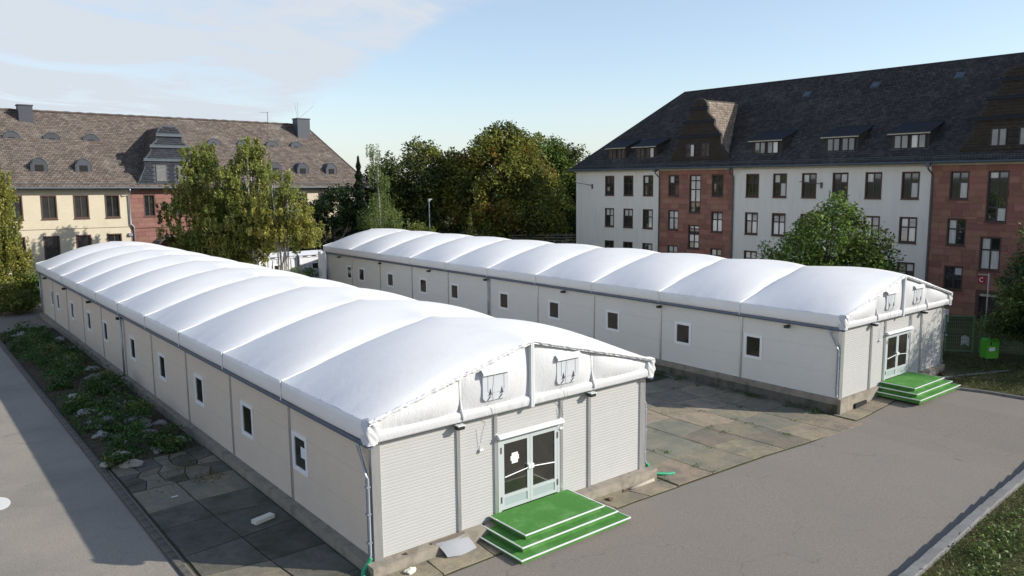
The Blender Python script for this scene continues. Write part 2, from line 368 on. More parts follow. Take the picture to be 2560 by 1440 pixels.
# verge with a kerb along the right edge of the road
ve = struct(sheet('verge', 'grass_ground', [2, 8, 10.5, 12.3, 14.7, 17, 20.8, 27, 36], lambda x: -60, lambda x: rlo(x)-.25, .14))
kerb_run(ve, list(zip(LOX[1:], [y-.14 for y in LOY[1:]])), .3, .26, 1.0)
isl = struct(MB().prism([(30.2, -5.1), (36, -5.5), (60, -5), (60, 14), (33.6, 14), (33.4, .8), (31.2, -.7), (28.5, -1.1), (29.2, -1.35), (29.9, -2.1), (30.1, -3.2)], lambda x, y: (x, y, gz(x)+.06), lambda x, y: (x, y, gz(x)-.2)).build('grass_island', 'grass_ground'))
kerb_run(isl, [(28.3, -1.25), (28.95, -1.42), (29.65, -2.0), (29.97, -3.1), (30.1, -4.95), (36, -5.4)], .16, .11, .6)
kerb_run(isl, [(28.4, -.9), (29.6, -.75), (30.9, -.55), (32.5, -1.2), (35, -2.2)], .14, .12, .6)

# ---------------------------------------------------------------- the two hall tents
TW, TL, TH, HF, HR, OV = 9.93, 50.0, 3.09, 3.67, 4.99, .19
def rects_minus(rs, hole):
    o = []
    for a0, a1, z0, z1 in rs:
        b0, b1, y0, y1 = hole
        if b0 >= a1 or b1 <= a0 or y0 >= z1 or y1 <= z0: o.append((a0, a1, z0, z1)); continue
        if z0 < y0: o.append((a0, a1, z0, y0))
        if y1 < z1: o.append((a0, a1, y1, z1))
        m0, m1 = max(z0, y0), min(z1, y1)
        if a0 < b0: o.append((a0, b0, m0, m1))
        if b1 < a1: o.append((b1, a1, m0, m1))
    return o
def ribbed(mb, fn, a0, a1, z0, z1, pitch=.0883, depth=.009):
    zs = []; k = math.floor(z0/pitch)
    while k*pitch < z1:
        for z, d in ((k*pitch, -depth), (k*pitch+.012, -depth), (k*pitch+.024, 0), (k*pitch+pitch-.006, 0)): zs.append((z, d))
        k += 1
    zs = [(z, d) for z, d in zs if z0+1e-4 < z < z1-1e-4]
    zs = [(z0, 0)]+zs+[(z1, 0)]
    n = len(mb.v)
    for z, d in zs: mb.v += [fn(a0, z, d), fn(a1, z, d)]
    for i in range(len(zs)-1): mb.f.append((n+2*i, n+2*i+1, n+2*i+3, n+2*i+2))
    # thickness returns at the ends
    for a in (a0, a1): mb.quad(fn(a, z0, 0), fn(a, z1, 0), fn(a, z1, -.05), fn(a, z0, -.05))
FR = lambda a, z, d: (a, -d, z)
LF = lambda a, z, d: (-d, a, z)
RT = lambda a, z, d: (TW+d, a, z)
BK = lambda a, z, d: (a, TL+d, z)
WINS = [(3.84, 4.84), (8.0, 9.05), (12.98, 14.03), (17.95, 19.0), (22.93, 23.98), (28.7, 29.72), (32.88, 33.93), (37.85, 38.9), (42.75, 43.8), (45.05, 46.0)]
WZ = (1.03, 2.2)
def wfac(v): return math.sin(math.pi*min(1, max(0, v)))**.6
def roof_z(t, v, i):
    base = HR-(HR-HF)*t
    top = HF+(HR-HF+.13)*(1-t**2.15)
    return base+max(0, top-base)*wfac(v)
T_FLOOD = []
def make_tent():
    T = thing('event_tent', 'near long white inflated-roof tent hall with green entrance steps, at lower centre', 'tent', group='white hall tents')
    # roof skins, one per bay
    for i in range(10):
        y0, y1 = i*5.0-(.24 if i == 0 else 0), (i+1)*5.0+(.24 if i == 9 else 0)
        def fn(u, v):
            vv = .5-.5*math.cos(math.pi*v)*(.35)-.325*(1-2*v) if False else v
            x = -OV+(TW+2*OV)*u; t = abs(x-TW/2)/(TW/2+OV)
            y = y0+(y1-y0)*vv
            # small gather folds near the eaves
            fold = .010*math.sin(y*9.5+3*math.sin(y*2.1+i))*max(0, (t-.72)/.28)**1.2*(wfac(vv))
            return (x, y, roof_z(t, vv, i)+fold)
        mb = MB().grid(fn, 44, 26); mb.build('roof_panel', 'pvc', T, True)
    for i in range(11):
        y = i*5.0+(-.26 if i == 0 else .26 if i == 10 else 0)
        MB().tube([(-OV, y, HF+.012), (TW/2, y, HR+.012), (TW+OV, y, HF+.012)], .022, 6).build('keder_rail', 'pvc', T)
    # eave valances
    for sgn in (-1, 1):
        for i in range(10):
            y0, y1 = i*5.0-(.24 if i == 0 else 0)+.03, (i+1)*5.0+(.24 if i == 9 else 0)-.03
            prof = [(0, HF), (.035, HF-.05), (.05, HF-.2), (.05, HF-.38), (.03, HF-.5), (.0, HF-.52)]
            def fv(u, v):
                k = v*(len(prof)-1); a = int(min(k, len(prof)-2)); f = k-a
                d = prof[a][0]*(1-f)+prof[a+1][0]*f; z = prof[a][1]*(1-f)+prof[a+1][1]*f
                d *= .6+.7*wfac(u)
                x = -OV-d if sgn < 0 else TW+OV+d
                return (x, y0+(y1-y0)*u, z)
            MB().grid(fv, 16, 10).build('eave_valance', 'pvc', T, True)
        for i in range(1, 10):
            x = -OV-.045 if sgn < 0 else TW+OV+.045
            MB().box(x-.012, x+.012, i*5-.028, i*5+.028, HF-.56, HF+.02).build('strap', 'pvc', T)
        xa = (-.235, -.06) if sgn < 0 else (TW+.06, TW+.235)
        g = MB()
        prof = [(xa[0], 3.15), (xa[0], 3.05), (xa[0]+.03, 3.0), (xa[1]-.03, 3.0), (xa[1], 3.05), (xa[1], 3.15), (xa[1]-.015, 3.15), (xa[1]-.015, 3.06), (xa[0]+.015, 3.06), (xa[0]+.015, 3.15)]
        g.prism(prof, lambda x, z: (x, -.22, z), lambda x, z: (x, TL+.22, z)).build('gutter', 'gutter_blue', T)
        for y in (.1, 25.05, 49.7):
            xw = -.13 if sgn < 0 else TW+.13; s2 = -1 if sgn < 0 else 1
            yo = y+.32 if y < 1 else y
            if y < 1: pts = [(s2*.15+(0 if sgn < 0 else TW), yo, 3.02), (s2*.15+(0 if sgn < 0 else TW), yo, 2.9), (xw, y-.02, 2.25), (xw, y-.06, 2.15), (xw, y-.06, .2), (xw-s2*-.03, y-.12, .08)]
            else: pts = [(xw, y, 3.02), (xw, y, .06)]
            dp = MB().tube(pts, .047, 10).build('downpipe', 'zinc', T, True)
            for zz in (1.95, 1.25, .5): MB().box(xw-.058, xw+.058, (y-.06 if y < 1 else y)-.058, (y-.06 if y < 1 else y)+.058, zz-.02, zz+.02).build('pipe_clip', 'zinc', dp)
    # wall cladding: three sandwich panels to a bay
    ZP = [(0.0, 1.0597), (1.0597, 2.1192), (2.1192, TH)]
    for i in range(10):
        a0, a1 = i*5+.055, (i+1)*5-.055
        if i == 0: a0 = .1
        if i == 9: a1 = TL-.1
        for z0, z1 in ZP:
            rs = [(a0, a1, z0+.0015, z1-.0015)]
            for w in WINS: rs = rects_minus(rs, (w[0], w[1], *WZ))
            mb = MB()
            for r in rs: ribbed(mb, LF, *r, depth=.004)
            mb.build('side_panel', 'panel_beige_shade', T)
        mb = MB(); ribbed(mb, RT, a0, a1, .004, TH); mb.build('sandwich_panel', 'panel_shade', T)
    segs = [(.215, 2.49), (2.63, 3.75), (6.35, 7.37), (7.51, 9.715)]
    for a0, a1 in segs:
        for z0, z1 in ZP:
            mb = MB(); ribbed(mb, FR, a0, a1, z0+.0015, z1-.0015); mb.build('sandwich_panel', 'panel_lit', T)
    mb = MB(); ribbed(mb, FR, 3.89, 6.21, 2.36, TH); mb.build('sandwich_panel', 'panel_lit', T)
    for k in range(4):
        mb = MB(); ribbed(mb, BK, .2+k*2.385, .2+(k+1)*2.385-.02, .004, TH); mb.build('sandwich_panel', 'panel_lit', T)
    MB().box(.12, TW-.12, .12, TL-.12, -.02, .0).build('floor', 'dark_hole', T)
    # posts
    for i in range(1, 10):
        MB().box(-.03, .05, i*5-.05, i*5+.05, 0, TH+.1).box(-.036, -.0305, i*5-.052, i*5-.03, 0, TH).build('post', 'aluminium', T)
        MB().box(TW-.05, TW+.03, i*5-.05, i*5+.05, 0, TH+.1).build('post', 'aluminium', T)
    for x0, x1 in ((-.045, .2), (TW-.2, TW+.045)):
        MB().box(x0, x1, -.045, .09, .0, TH+.2).build('corner_post', 'aluminium', T)
        MB().box(x0, x1, TL-.09, TL+.045, .0, TH+.2).build('corner_post', 'aluminium', T)
    MB().box(.203, .213, -.02, .05, .0, TH).build('edge_trim', 'alu_paint', T); MB().box(TW-.213, TW-.203, -.02, .05, 0, TH).build('edge_trim', 'alu_paint', T)
    for x in (2.56, 3.82, 6.28, 7.44):
        p = MB().box(x-.055, x+.055, -.05, .08, .0, TH+.15).build('post', 'aluminium', T)
        MB().box(x+.06, x+.075, -.015, .02, .0, TH).box(x-.075, x-.06, -.015, .02, .0, TH).build('edge_trim', 'alu_paint', p)
    # side windows
    wm = {}
    for a0, a1 in WINS:
        k = round(a1-a0, 2)
        if k not in wm:
            w = k; h = WZ[1]-WZ[0]; f = MB()
            f.box(-.035, .06, 0, w, 0, .09).box(-.035, .06, 0, w, h-.09, h).box(-.035, .06, 0, .09, .09, h-.09).box(-.035, .06, w-.09, w, .09, h-.09)
            sash = MB().box(-.02, .05, .093, .135, .093, h-.093).box(-.02, .05, w-.135, w-.093, .093, h-.093).box(-.02, .05, .136, w-.136, .093, .135).box(-.02, .05, .136, w-.136, h-.135, h-.093)
            p = MB().box(.006, .012, .13, w-.13, .13, h-.13)
            wm[k] = (f.mesh('window', 'white_frame'), sash.mesh('sash', 'white_frame'), p.mesh('pane', 'glass_dark'))
        o = link('window', wm[k][0], T, (0, a0, WZ[0])); link('sash', wm[k][1], o); link('pane', wm[k][2], o)
    # floodlights under the eave and on the gable
    def flood(loc, rz, T=T):
        f = MB().box(-.11, .11, -.24, -.08, -.07, .03).box(-.05, .05, -.09, .02, -.06, .06).build('floodlight', 'black', T)
        f.location = loc; f.rotation_euler = (0, 0, rz)
        MB().box(-.115, .115, -.27, -.06, .032, .06).build('hood', 'alu_paint', f) if rz == 0 else MB().box(-.11, .11, -.25, -.07, .032, .045).build('hood', 'black', f)
        MB().box(-.095, .095, -.23, -.1, -.076, -.071).build('lens', 'lamp_glass', f)
    for y in (25.3, 32.4, 39.8, 47.2): flood((-.03, y, 2.86), -math.pi/2)
    for x in (2.5, 7.36): flood((x, -.05, 3.0), 0)
    # gable
    sl = lambda x: HF-.04+(HR-HF)*(1-abs(x-TW/2)/(TW/2+OV))
    gx = [-.02, 2.56, TW/2, 7.4, TW+.02]
    for k in range(4):
        xa, xb = gx[k], gx[k+1]
        def fg(u, v):
            x = xa+(xb-xa)*u; zb = 3.3; zt = sl(x); z = zb+(zt-zb)*v
            b = (math.sin(math.pi*u)*math.sin(math.pi*min(1, v*1.02)))**.7 if 0 < u < 1 and 0 < v < 1 else 0
            amp = .16*min(1, (zt-zb)/.9)
            wr = .014*math.sin(x*37+5*math.sin(x*9))*math.exp(-(z-zb)/.14) + .012*math.sin(x*31+4*math.sin(x*7+1))*math.exp(-(zt-z)/.16)
            if v == 0: wr = 0
            return (x, -.15-amp*b-wr, z)
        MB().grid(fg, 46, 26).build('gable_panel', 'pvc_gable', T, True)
    for xa, xb in ((-.1, TW/2-.06), (TW/2+.06, TW+.1)):
        def fb(u, v):
            x = xa+(xb-xa)*u
            prof = [(-.14, 3.42), (-.24, 3.37), (-.262, 3.3), (-.25, 3.18), (-.235, 3.12), (-.14, 3.1)]
            kk = v*5; a = int(min(kk, 4)); f = kk-a
            c = TW/2-x if x < TW/2 else x-TW/2
            fold = .018*math.sin(x*23+6*math.sin(x*5))*max(0, 1-c/2.2)*math.sin(math.pi*v)
            return (x, prof[a][0]*(1-f)+prof[a+1][0]*f-fold, prof[a][1]*(1-f)+prof[a+1][1]*f)
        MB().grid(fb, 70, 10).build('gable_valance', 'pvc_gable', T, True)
    MB().box(TW/2-.055, TW/2-.01, -.3, -.15, 3.08, HR-.03).box(TW/2+.01, TW/2+.055, -.3, -.15, 3.08, HR-.03).box(TW/2-.01, TW/2+.01, -.28, -.15, 3.1, HR-.05).build('ridge_pole', 'alu_paint', T)
    for x in (2.56, 7.4): MB().box(x-.04, x+.04, -.17, -.14, 3.4, sl(x)-.02).tube([(x, -.2, 3.12), (x+.03, -.27, 3.25), (x-.02, -.24, 3.45), (x, -.17, 3.7)], [.05, .06, .04, .02], 7).build('gable_seam', 'pvc_gable', T, True)
    rr = random.Random(4)
    for s_ in (-1, 1):                                            # laced, ruffled edge of the roof skin
        pts = []; rad = []
        for i in range(91):
            t = i/90; x = TW/2+s_*(TW/2+OV)*t
            pts.append((x, -.275+rr.uniform(-.012, .012), HR-(HR-HF)*t-.02+rr.uniform(-.008, .012))); rad.append(.028+.026*abs(math.sin(i*1.05+2*math.sin(i*.37)))*(1 if 3 < i < 88 else .3))
        MB().tube(pts, rad, 7).build('laced_edge', 'pvc_gable', T, True)
        MB().tube([(TW/2+s_*.05, -.27, HR-.09), (TW/2+s_*(TW/2+OV), -.27, HF-.07)], .018, 6).build('lacing_bar', 'alu_paint', T)
        xc = -.08 if s_ < 0 else TW+.08
        def fc(u, v):
            a = 2*math.pi*u; z = 3.09+.62*v
            r = (.185+.022*math.sin(3*a+7*v)+.02*math.sin(11*v+2*a)+.014*math.sin(7*a+16*v))*(1-.25*max(0, v-.8)/.2)
            ca, sa = math.cos(a), math.sin(a); q = max(abs(ca), abs(sa))**.7
            return (xc+ca*r/q*.95, -.12+sa*r/q*.85, z)
        mb = MB().grid(fc, 36, 22); mb.f.append(tuple(range(36))); mb.f.append(tuple(37*22+i for i in range(36))); mb.build('corner_cap', 'pvc_gable', T, True)
    # ventilation flaps
    for x0, x1 in ((3.2, 4.07), (5.86, 6.73)):
        zt, zb, yf = 4.40, 3.56, -.315
        rc = .13
        poly = [(x0, zt), (x1, zt)]+[(x1-rc+rc*math.cos(t), zb+rc+rc*math.sin(t)) for t in (0, -.4, -.8, -1.2, -1.57)]+[(x0+rc+rc*math.cos(t), zb+rc+rc*math.sin(t)) for t in (-1.57, -1.95, -2.35, -2.75, -3.14)]
        V_ = MB().prism(poly, lambda x, z: (x, yf, z), lambda x, z: (x, yf+.2, z)).build('vent_flap', 'vent_plate', T)
        MB().prism([(-.0, 4.44), (-.0, 4.39), (-.08, 4.33), (-.085, 4.28), (-.1, 4.28), (-.098, 4.345)], lambda d, z: (x0-.03, yf+d+.02, z), lambda d, z: (x1+.03, yf+d+.02, z)).build('hood', 'alu_paint', V_)
        pl_ = MB()
        xa, xb, za = x0+.17, x1-.15, zb+.2
        pl_.tube([(xa, yf-.003, zt-.12), (xa, yf-.003, za+.06), (xa+.06, yf-.003, za), (xb-.06, yf-.003, za), (xb, yf-.003, za+.06), (xb, yf-.003, zt-.1)], .006, 5).build('groove', 'mat_grey', V_)
        for xs in (x0+.25, x1-.23):
            MB().tube([(xs, yf-.005, zb+.33), (xs, yf-.03, zb+.18)], [.004, .022], 6).tube([(xs-.05, yf-.03, zb+.17), (xs+.05, yf-.03, zb+.17)], .012, 6).tube([(xs, yf-.02, zb+.12), (xs-.1, yf-.01, zb+.02)], .012, 6).build('hook', 'rust_metal', V_)
        xm = (x0+x1)/2-.03
        xe = xm-.28 if x0 < 5 else xm+.0
        c = MB().tube([(xm, yf-.03, 4.28), (xm-.04, yf-.04, 3.9), (xm-.05, yf-.03, 3.45), (xm+.01, -.31, 3.2), (xm+.0, -.12, 2.95), (xe+.08, -.06, 2.5), (xe, -.05, 2.14)], .0075, 5).tube([(xe-.12, -.03, 2.75), (xe-.03, -.05, 2.15)], .006, 5).build('cord', 'paper', V_)
        MB().tube([(xe, -.05, 2.17), (xe+.01, -.06, 2.12), (xe-.01, -.06, 2.07)], [.02, .04, .012], 6).tube([(xe-.06, -.05, 2.17), (xe-.05, -.06, 2.11), (xe-.06, -.06, 2.07)], [.015, .035, .01], 6).build('tassel', 'paper', c)
    # back gable
    MB().quad((-.02, TL+.15, 3.1), (TW+.02, TL+.15, 3.1), (TW+.1, TL+.15, HF), (TW/2, TL+.15, HR), (-.1, TL+.15, HF)).build('gable_panel', 'pvc_gable', T)
    # double door
    D = MB().box(3.895, 4.0, -.045, .06, .0, 2.3).box(6.11, 6.205, -.045, .06, .0, 2.3).box(4.0, 6.11, -.045, .06, 2.225, 2.3).build('door_frame', 'door_grey', T)
    MB().prism([(-.05, 2.315), (-.2, 2.33), (-.2, 2.37), (-.12, 2.44), (-.05, 2.44)], lambda d, z: (3.84, d, z), lambda d, z: (6.27, d, z)).build('door_lintel', 'alu_paint', T)
    for xa, xb, hs in ((4.005, 5.05, 1), (5.06, 6.105, -1)):
        f = .1; z0, z1 = .19, 2.215
        lf = MB().box(xa, xa+f, -.04, .03, z0, z1).box(xb-f, xb, -.04, .03, z0, z1).box(xa+f, xb-f, -.04, .03, z1-f, z1).box(xa+f, xb-f, -.04, .03, z0, z0+.09).box(xa+f, xb-f, -.04, .03, .53, .62).build('door_leaf', 'door_grey', T)
        MB().box(xa+f, xb-f, -.012, .0, .62, z1-f).build('pane', 'glass_dark', lf)
        MB().box(xa+f, xb-f, -.02, .01, z0+.09, .53).build('kick_panel', 'kick_grey', lf)
        xh = xb-.05 if hs > 0 else xa+.05
        MB().box(xh-.05, xh+.05, -.1, -.041, 1.2, 1.33).tube([(xh-hs*.02, -.07, 1.24), (xh-hs*(.88), -.045, 1.14)], .016, 6).build('handle', 'alu_paint', lf)
        for zz in (.5, 1.95): MB().box((xa-.03 if hs > 0 else xb-.012), (xa+.012 if hs > 0 else xb+.03), -.06, -.046, zz-.09, zz+.09).build('hinge', 'rust_metal', lf)
    T_FLOOD.append(flood)
    return T
tentA = make_tent()
tentB = copy_tree(tentA)
tentB.location = (22.671, .17, -.104); tentB.rotation_euler = (0, 0, -.00473)
tentB['label'] = 'far long white inflated-roof tent hall beside the barracks with slate roof'
for y in (2.5, 10.0, 17.5): T_FLOOD[0]((-.03, y, 2.86), -math.pi/2, tentB)
# plinths differ: the yard is lower under the far tent
for o in tentB.children:
    if o.name.startswith('side_panel'):
        if 'm2' not in o.data: pass
        o.data = o.data.copy(); o.data.materials[0] = MAT['panel_shade']
MB().box(-.26, TW+.3, -.36, TL+.3, -.62, -.004).build('plinth', 'plinth', tentA)
MB().box(-.1, TW+.12, -.16, TL+.3, -.95, -.004).build('plinth', 'plinth', tentB)
MB().box(-.2, -.102, .0, TL+.3, -.95, -.28).build('footing', 'concrete_dark', tentB)
# notices on the near tent's door and first side window
MB().box(4.4, 4.62, -.016, -.0125, 1.47, 1.78).box(4.36, 4.66, -.0155, -.0121, 1.56, 1.7).build('notice_sheet', 'paper', tentA)
MB().box(.0, .005, 4.0, 4.3, 1.5, 1.83).build('notice_sheet', 'paper', tentA)

def make_steps():
    E = thing('entrance_steps', 'green turf-covered entrance steps with white edging at the near tent', 'steps', group='turf entrance steps')
    lv = [(3.55, 6.5, -1.62, .17, -.02), (3.25, 6.8, -1.86, 0.0, -.19), (3.0, 7.05, -2.12, -.17, -.36)]
    for k, (x0, x1, y0, z, zb) in enumerate(lv):
        yb = -.055
        rr = random.Random(k); q = MB()
        def ft(u, v):
            return (x0+(x1-x0)*u, y0+(yb-y0)*v, z-.004+.007*math.sin(u*9+v*7)*math.sin(v*5+u*3) if 0 < u < 1 and 0 < v < 1 else z-.004)
        q.grid(ft, 24, 14).build('platform' if k == 0 else 'tread', 'turf', E, True)
        MB().box(x0+.06, x1-.06, y0+.06, yb, zb+.005, z-.03).build('riser', 'turf', E)
        n = MB().box(x0-.008, x1+.008, y0-.01, y0+.016, z-.03, z+.006).box(x0-.008, x0+.016, y0+.016, yb, z-.026, z+.005).box(x1-.014, x1+.008, y0+.016, yb, z-.026, z+.005)
        n.build('nosing', 'alu_paint', E)
    MB().box(3.2, 6.85, -1.95, -.38, -.9, -.365).build('base', 'black', E)  # black box standing in for the shade below the lowest tread
    return E
stA = make_steps()
stB = copy_tree(stA); stB.location = (22.671, .17, -.104); stB.rotation_euler = (0, 0, -.00473)
stB['label'] = 'green turf-covered entrance steps at the far tent by the pine tree'
# ---------------------------------------------------------------- building helpers (local: x along the front, -y outwards, z up)
WCACHE = {}
def window(parent, xc, z0, z1, w, style='cross', pane='glass_building', y=0.0, sur='surround', sill=True, sw=.1, wood='window_wood', rnd=None):
    """recessed window: surround lines the opening; dark wood frame with mullion and transoms; each pane a piece"""
    h = round(z1-z0, 2); w = round(w, 2); key = (w, h, style, sur, sw, wood)
    if key not in WCACHE:
        b = .15; t = .055; iw = w-2*sw; f = MB(); ys = (.07, .14)
        x0, x1, a0, a1 = -w/2+sw, w/2-sw, sw, h-sw
        f.box(x0, x0+t, *ys, a0, a1).box(x1-t, x1, *ys, a0, a1).box(x0+t, x1-t, *ys, a0, a0+t).box(x0+t, x1-t, *ys, a1-t, a1)
        cells = []
        m = .05
        if style == 'cross': tr = [a0+(a1-a0)*.62]; cols = 2
        elif style == 'tall': tr = [a0+(a1-a0)*.28, a0+(a1-a0)*.62, a0+(a1-a0)*.86]; cols = 2
        elif style == 'two': tr = []; cols = 2
        else: tr = []; cols = 1
        xs = [x0+t]+([-m, m] if cols == 2 else [])+[x1-t]
        if cols == 2: f.box(-m, m, ys[0]-.01, ys[1]-.002, a0+t, a1-t)
        zz = [a0+t]+[q for z in tr for q in (z-m, z+m)]+[a1-t]
        for z in tr:
            if cols == 2: f.box(x0+t, -m, ys[0]-.005, ys[1]-.004, z-m, z+m).box(m, x1-t, ys[0]-.005, ys[1]-.004, z-m, z+m)
            else: f.box(x0+t, x1-t, *ys, z-m, z+m)
        panes = []
        for i in range(0, len(zz), 2):
            for j in range(0, len(xs), 2):
                panes.append(((xs[j]+xs[j+1])/2, (zz[i]+zz[i+1])/2, xs[j+1]-xs[j], zz[i+1]-zz[i]))
        s_ = MB()
        if sw > 0:
            s_.box(-w/2, -w/2+sw, -.03, .2, 0, h).box(w/2-sw, w/2, -.03, .2, 0, h).box(-w/2+sw, w/2-sw, -.03, .2, h-sw, h).box(-w/2+sw, w/2-sw, -.03, .2, 0, sw)
        si = MB().box(-w/2-.04, w/2+.04, -.08, .06, -.05, .0)
        WCACHE[key] = (f.mesh('window', wood), s_.mesh('surround', sur) if sw > 0 else None, si.mesh('sill', sur), panes, {})
    fm, sm, sim, panes, pm = WCACHE[key]
    o = link('window', fm, parent, (xc, y, z0))
    if sm: link('surround', sm, o)
    if sill: link('sill', sim, o)
    for k, (px_, pz_, pw, ph) in enumerate(panes):
        mt = pane if rnd is None else (rnd.choices(['glass_building', 'glass_curtain_glare'], (5, 1) if z0 > 6.5 else (1, 1.3))[0])  # lower rows get more pale panes, standing in for bright reflections
        pk = (round(pw, 3), round(ph, 3), mt)
        if pk not in pm: pm[pk] = MB().box(-pw/2, pw/2, .10, .108, -ph/2, ph/2).mesh('pane', mt)
        link('pane', pm[pk], o, (px_, 0, pz_))
    return o
def wall_with_holes(parent, x0, x1, z0, z1, holes, mat, y=0.0):
    rs = [(x0, x1, z0, z1)]
    for h in holes: rs = rects_minus(rs, h)
    mb = MB()
    for a0, a1, b0, b1 in rs: mb.quad((a0, y, b0), (a1, y, b0), (a1, y, b1), (a0, y, b1))
    return mb.build('wall', mat, parent)
def stone_wall(parent, x0, x1, z0, z1, holes, mat, seed, ch=.46, bl=.95, limit=None):
    """ashlar: every block its own piece, recessed joints over a mortar backing"""
    back = wall_with_holes(parent, x0, x1, z0, z1, holes, 'mortar_red', .0)
    back.name = 'stone_wall'
    r = random.Random(seed); z = z0; row = 0; pieces = []
    while z < z1-.05:
        hgt = min(ch, z1-z); x = x0-(bl*.5 if row % 2 else 0)
        while x < x1:
            l = bl*r.uniform(.7, 1.3); a0, a1 = max(x, x0), min(x+l, x1)
            if a1-a0 > .03:
                rs = [(a0+.006, a1-.006, z+.006, z+hgt-.006)]
                for h in holes: rs = rects_minus(rs, h)
                pieces += [q for q in rs if q[1]-q[0] > .04 and q[3]-q[2] > .04]
            x += l
        z += hgt; row += 1
    pieces.sort(key=lambda q: -q[2]) if limit else None
    ub = unit_box(mat); rest = MB()
    for i, (a0, a1, b0, b1) in enumerate(pieces):
        d = .03+r.uniform(0, .012)
        if limit is None or i < limit: link('stone_block', ub, back, (a0, -d, b0), None, (a1-a0, d+.02, b1-b0))
        else: rest.box(a0, a1, -d, .02, b0, b1)
    if rest.v: stuff(rest.build('stone_courses', mat, back))
    return back
def tiles(parent, origin, U, V, ulo, uhi, vmax, tw, th, mat, nsingle=0, rank=None, seed=1, name='roof_tile', holes=(), lift=.035):
    """overlapping staggered tiles over a slope; the nearest ones are single pieces, the rest one joined part"""
    rg = np.random.default_rng(seed); origin = np.array(origin, float); U = np.array(U, float); V = np.array(V, float); Nn = np.cross(U, V); Nn /= np.linalg.norm(Nn)
    P = []
    nv = int(vmax/th)
    for j in range(nv):
        v = j*th; a, b = ulo(v), uhi(v); n0 = math.floor(a/tw)-1
        off = .5*tw if j % 2 else 0
        k = n0
        while k*tw+off < b:
            u0 = max(a, k*tw+off); u1 = min(b, k*tw+off+tw)
            if u1-u0 > tw*.35 and not any(h[0] < u0 and u1 < h[1] and h[2] < v < h[3] for h in holes): P.append((u0, u1, v))
            k += 1
    P = np.array(P)
    if len(P) == 0: return
    def verts(u0, u1, v, jit):
        g = .012; l = lift+jit[:, 0]; sk = jit[:, 1]
        c = []
        for (uu, vv, nn) in ((u0+g, v+sk, l), (u1-g, v-sk, l), (u1-g, v+th*1.18, .006+0*l), (u0+g, v+th*1.18, .006+0*l), (u0+g, v+sk, l-.03), (u1-g, v-sk, l-.03)):
            c.append(origin+np.outer(uu, U)+np.outer(vv, V)+np.outer(nn, Nn))
        return np.stack(c, 1)
    idx = np.arange(len(P)); single = np.zeros(len(P), bool)
    if nsingle:
        cen = origin+np.outer((P[:, 0]+P[:, 1])/2, U)+np.outer(P[:, 2], V)
        full = (P[:, 1]-P[:, 0]) > tw*.98
        sc = np.array([rank(c) for c in cen]); sc[~full] = 1e9
        single[np.argsort(sc)[:nsingle]] = True
    R_ = P[~single]; jit = np.stack([rg.uniform(-.008, .014, len(R_)), rg.uniform(-.008, .008, len(R_))], 1)
    vv = verts(R_[:, 0], R_[:, 1], R_[:, 2], jit); n = len(R_)
    b = np.arange(n)[:, None]*6
    F = np.concatenate([b+np.array([0, 1, 2, 3]), b+np.array([4, 5, 1, 0])])
    stuff(link(name+'_field', np_mesh(name+'_field', vv.reshape(-1, 3), F, mat), parent))
    if nsingle:
        z = np.zeros((1, 2)); o0 = origin.copy()
        vv = verts(np.array([0.]), np.array([tw]), np.array([0.]), z)[0]-origin
        me = np_mesh(name, vv, np.array([[0, 1, 2, 3], [4, 5, 1, 0]]), mat)
        for u0, u1, v in P[single]: link(name, me, parent, tuple(origin+u0*U+v*V+Nn*rg.uniform(-.006, .012)))
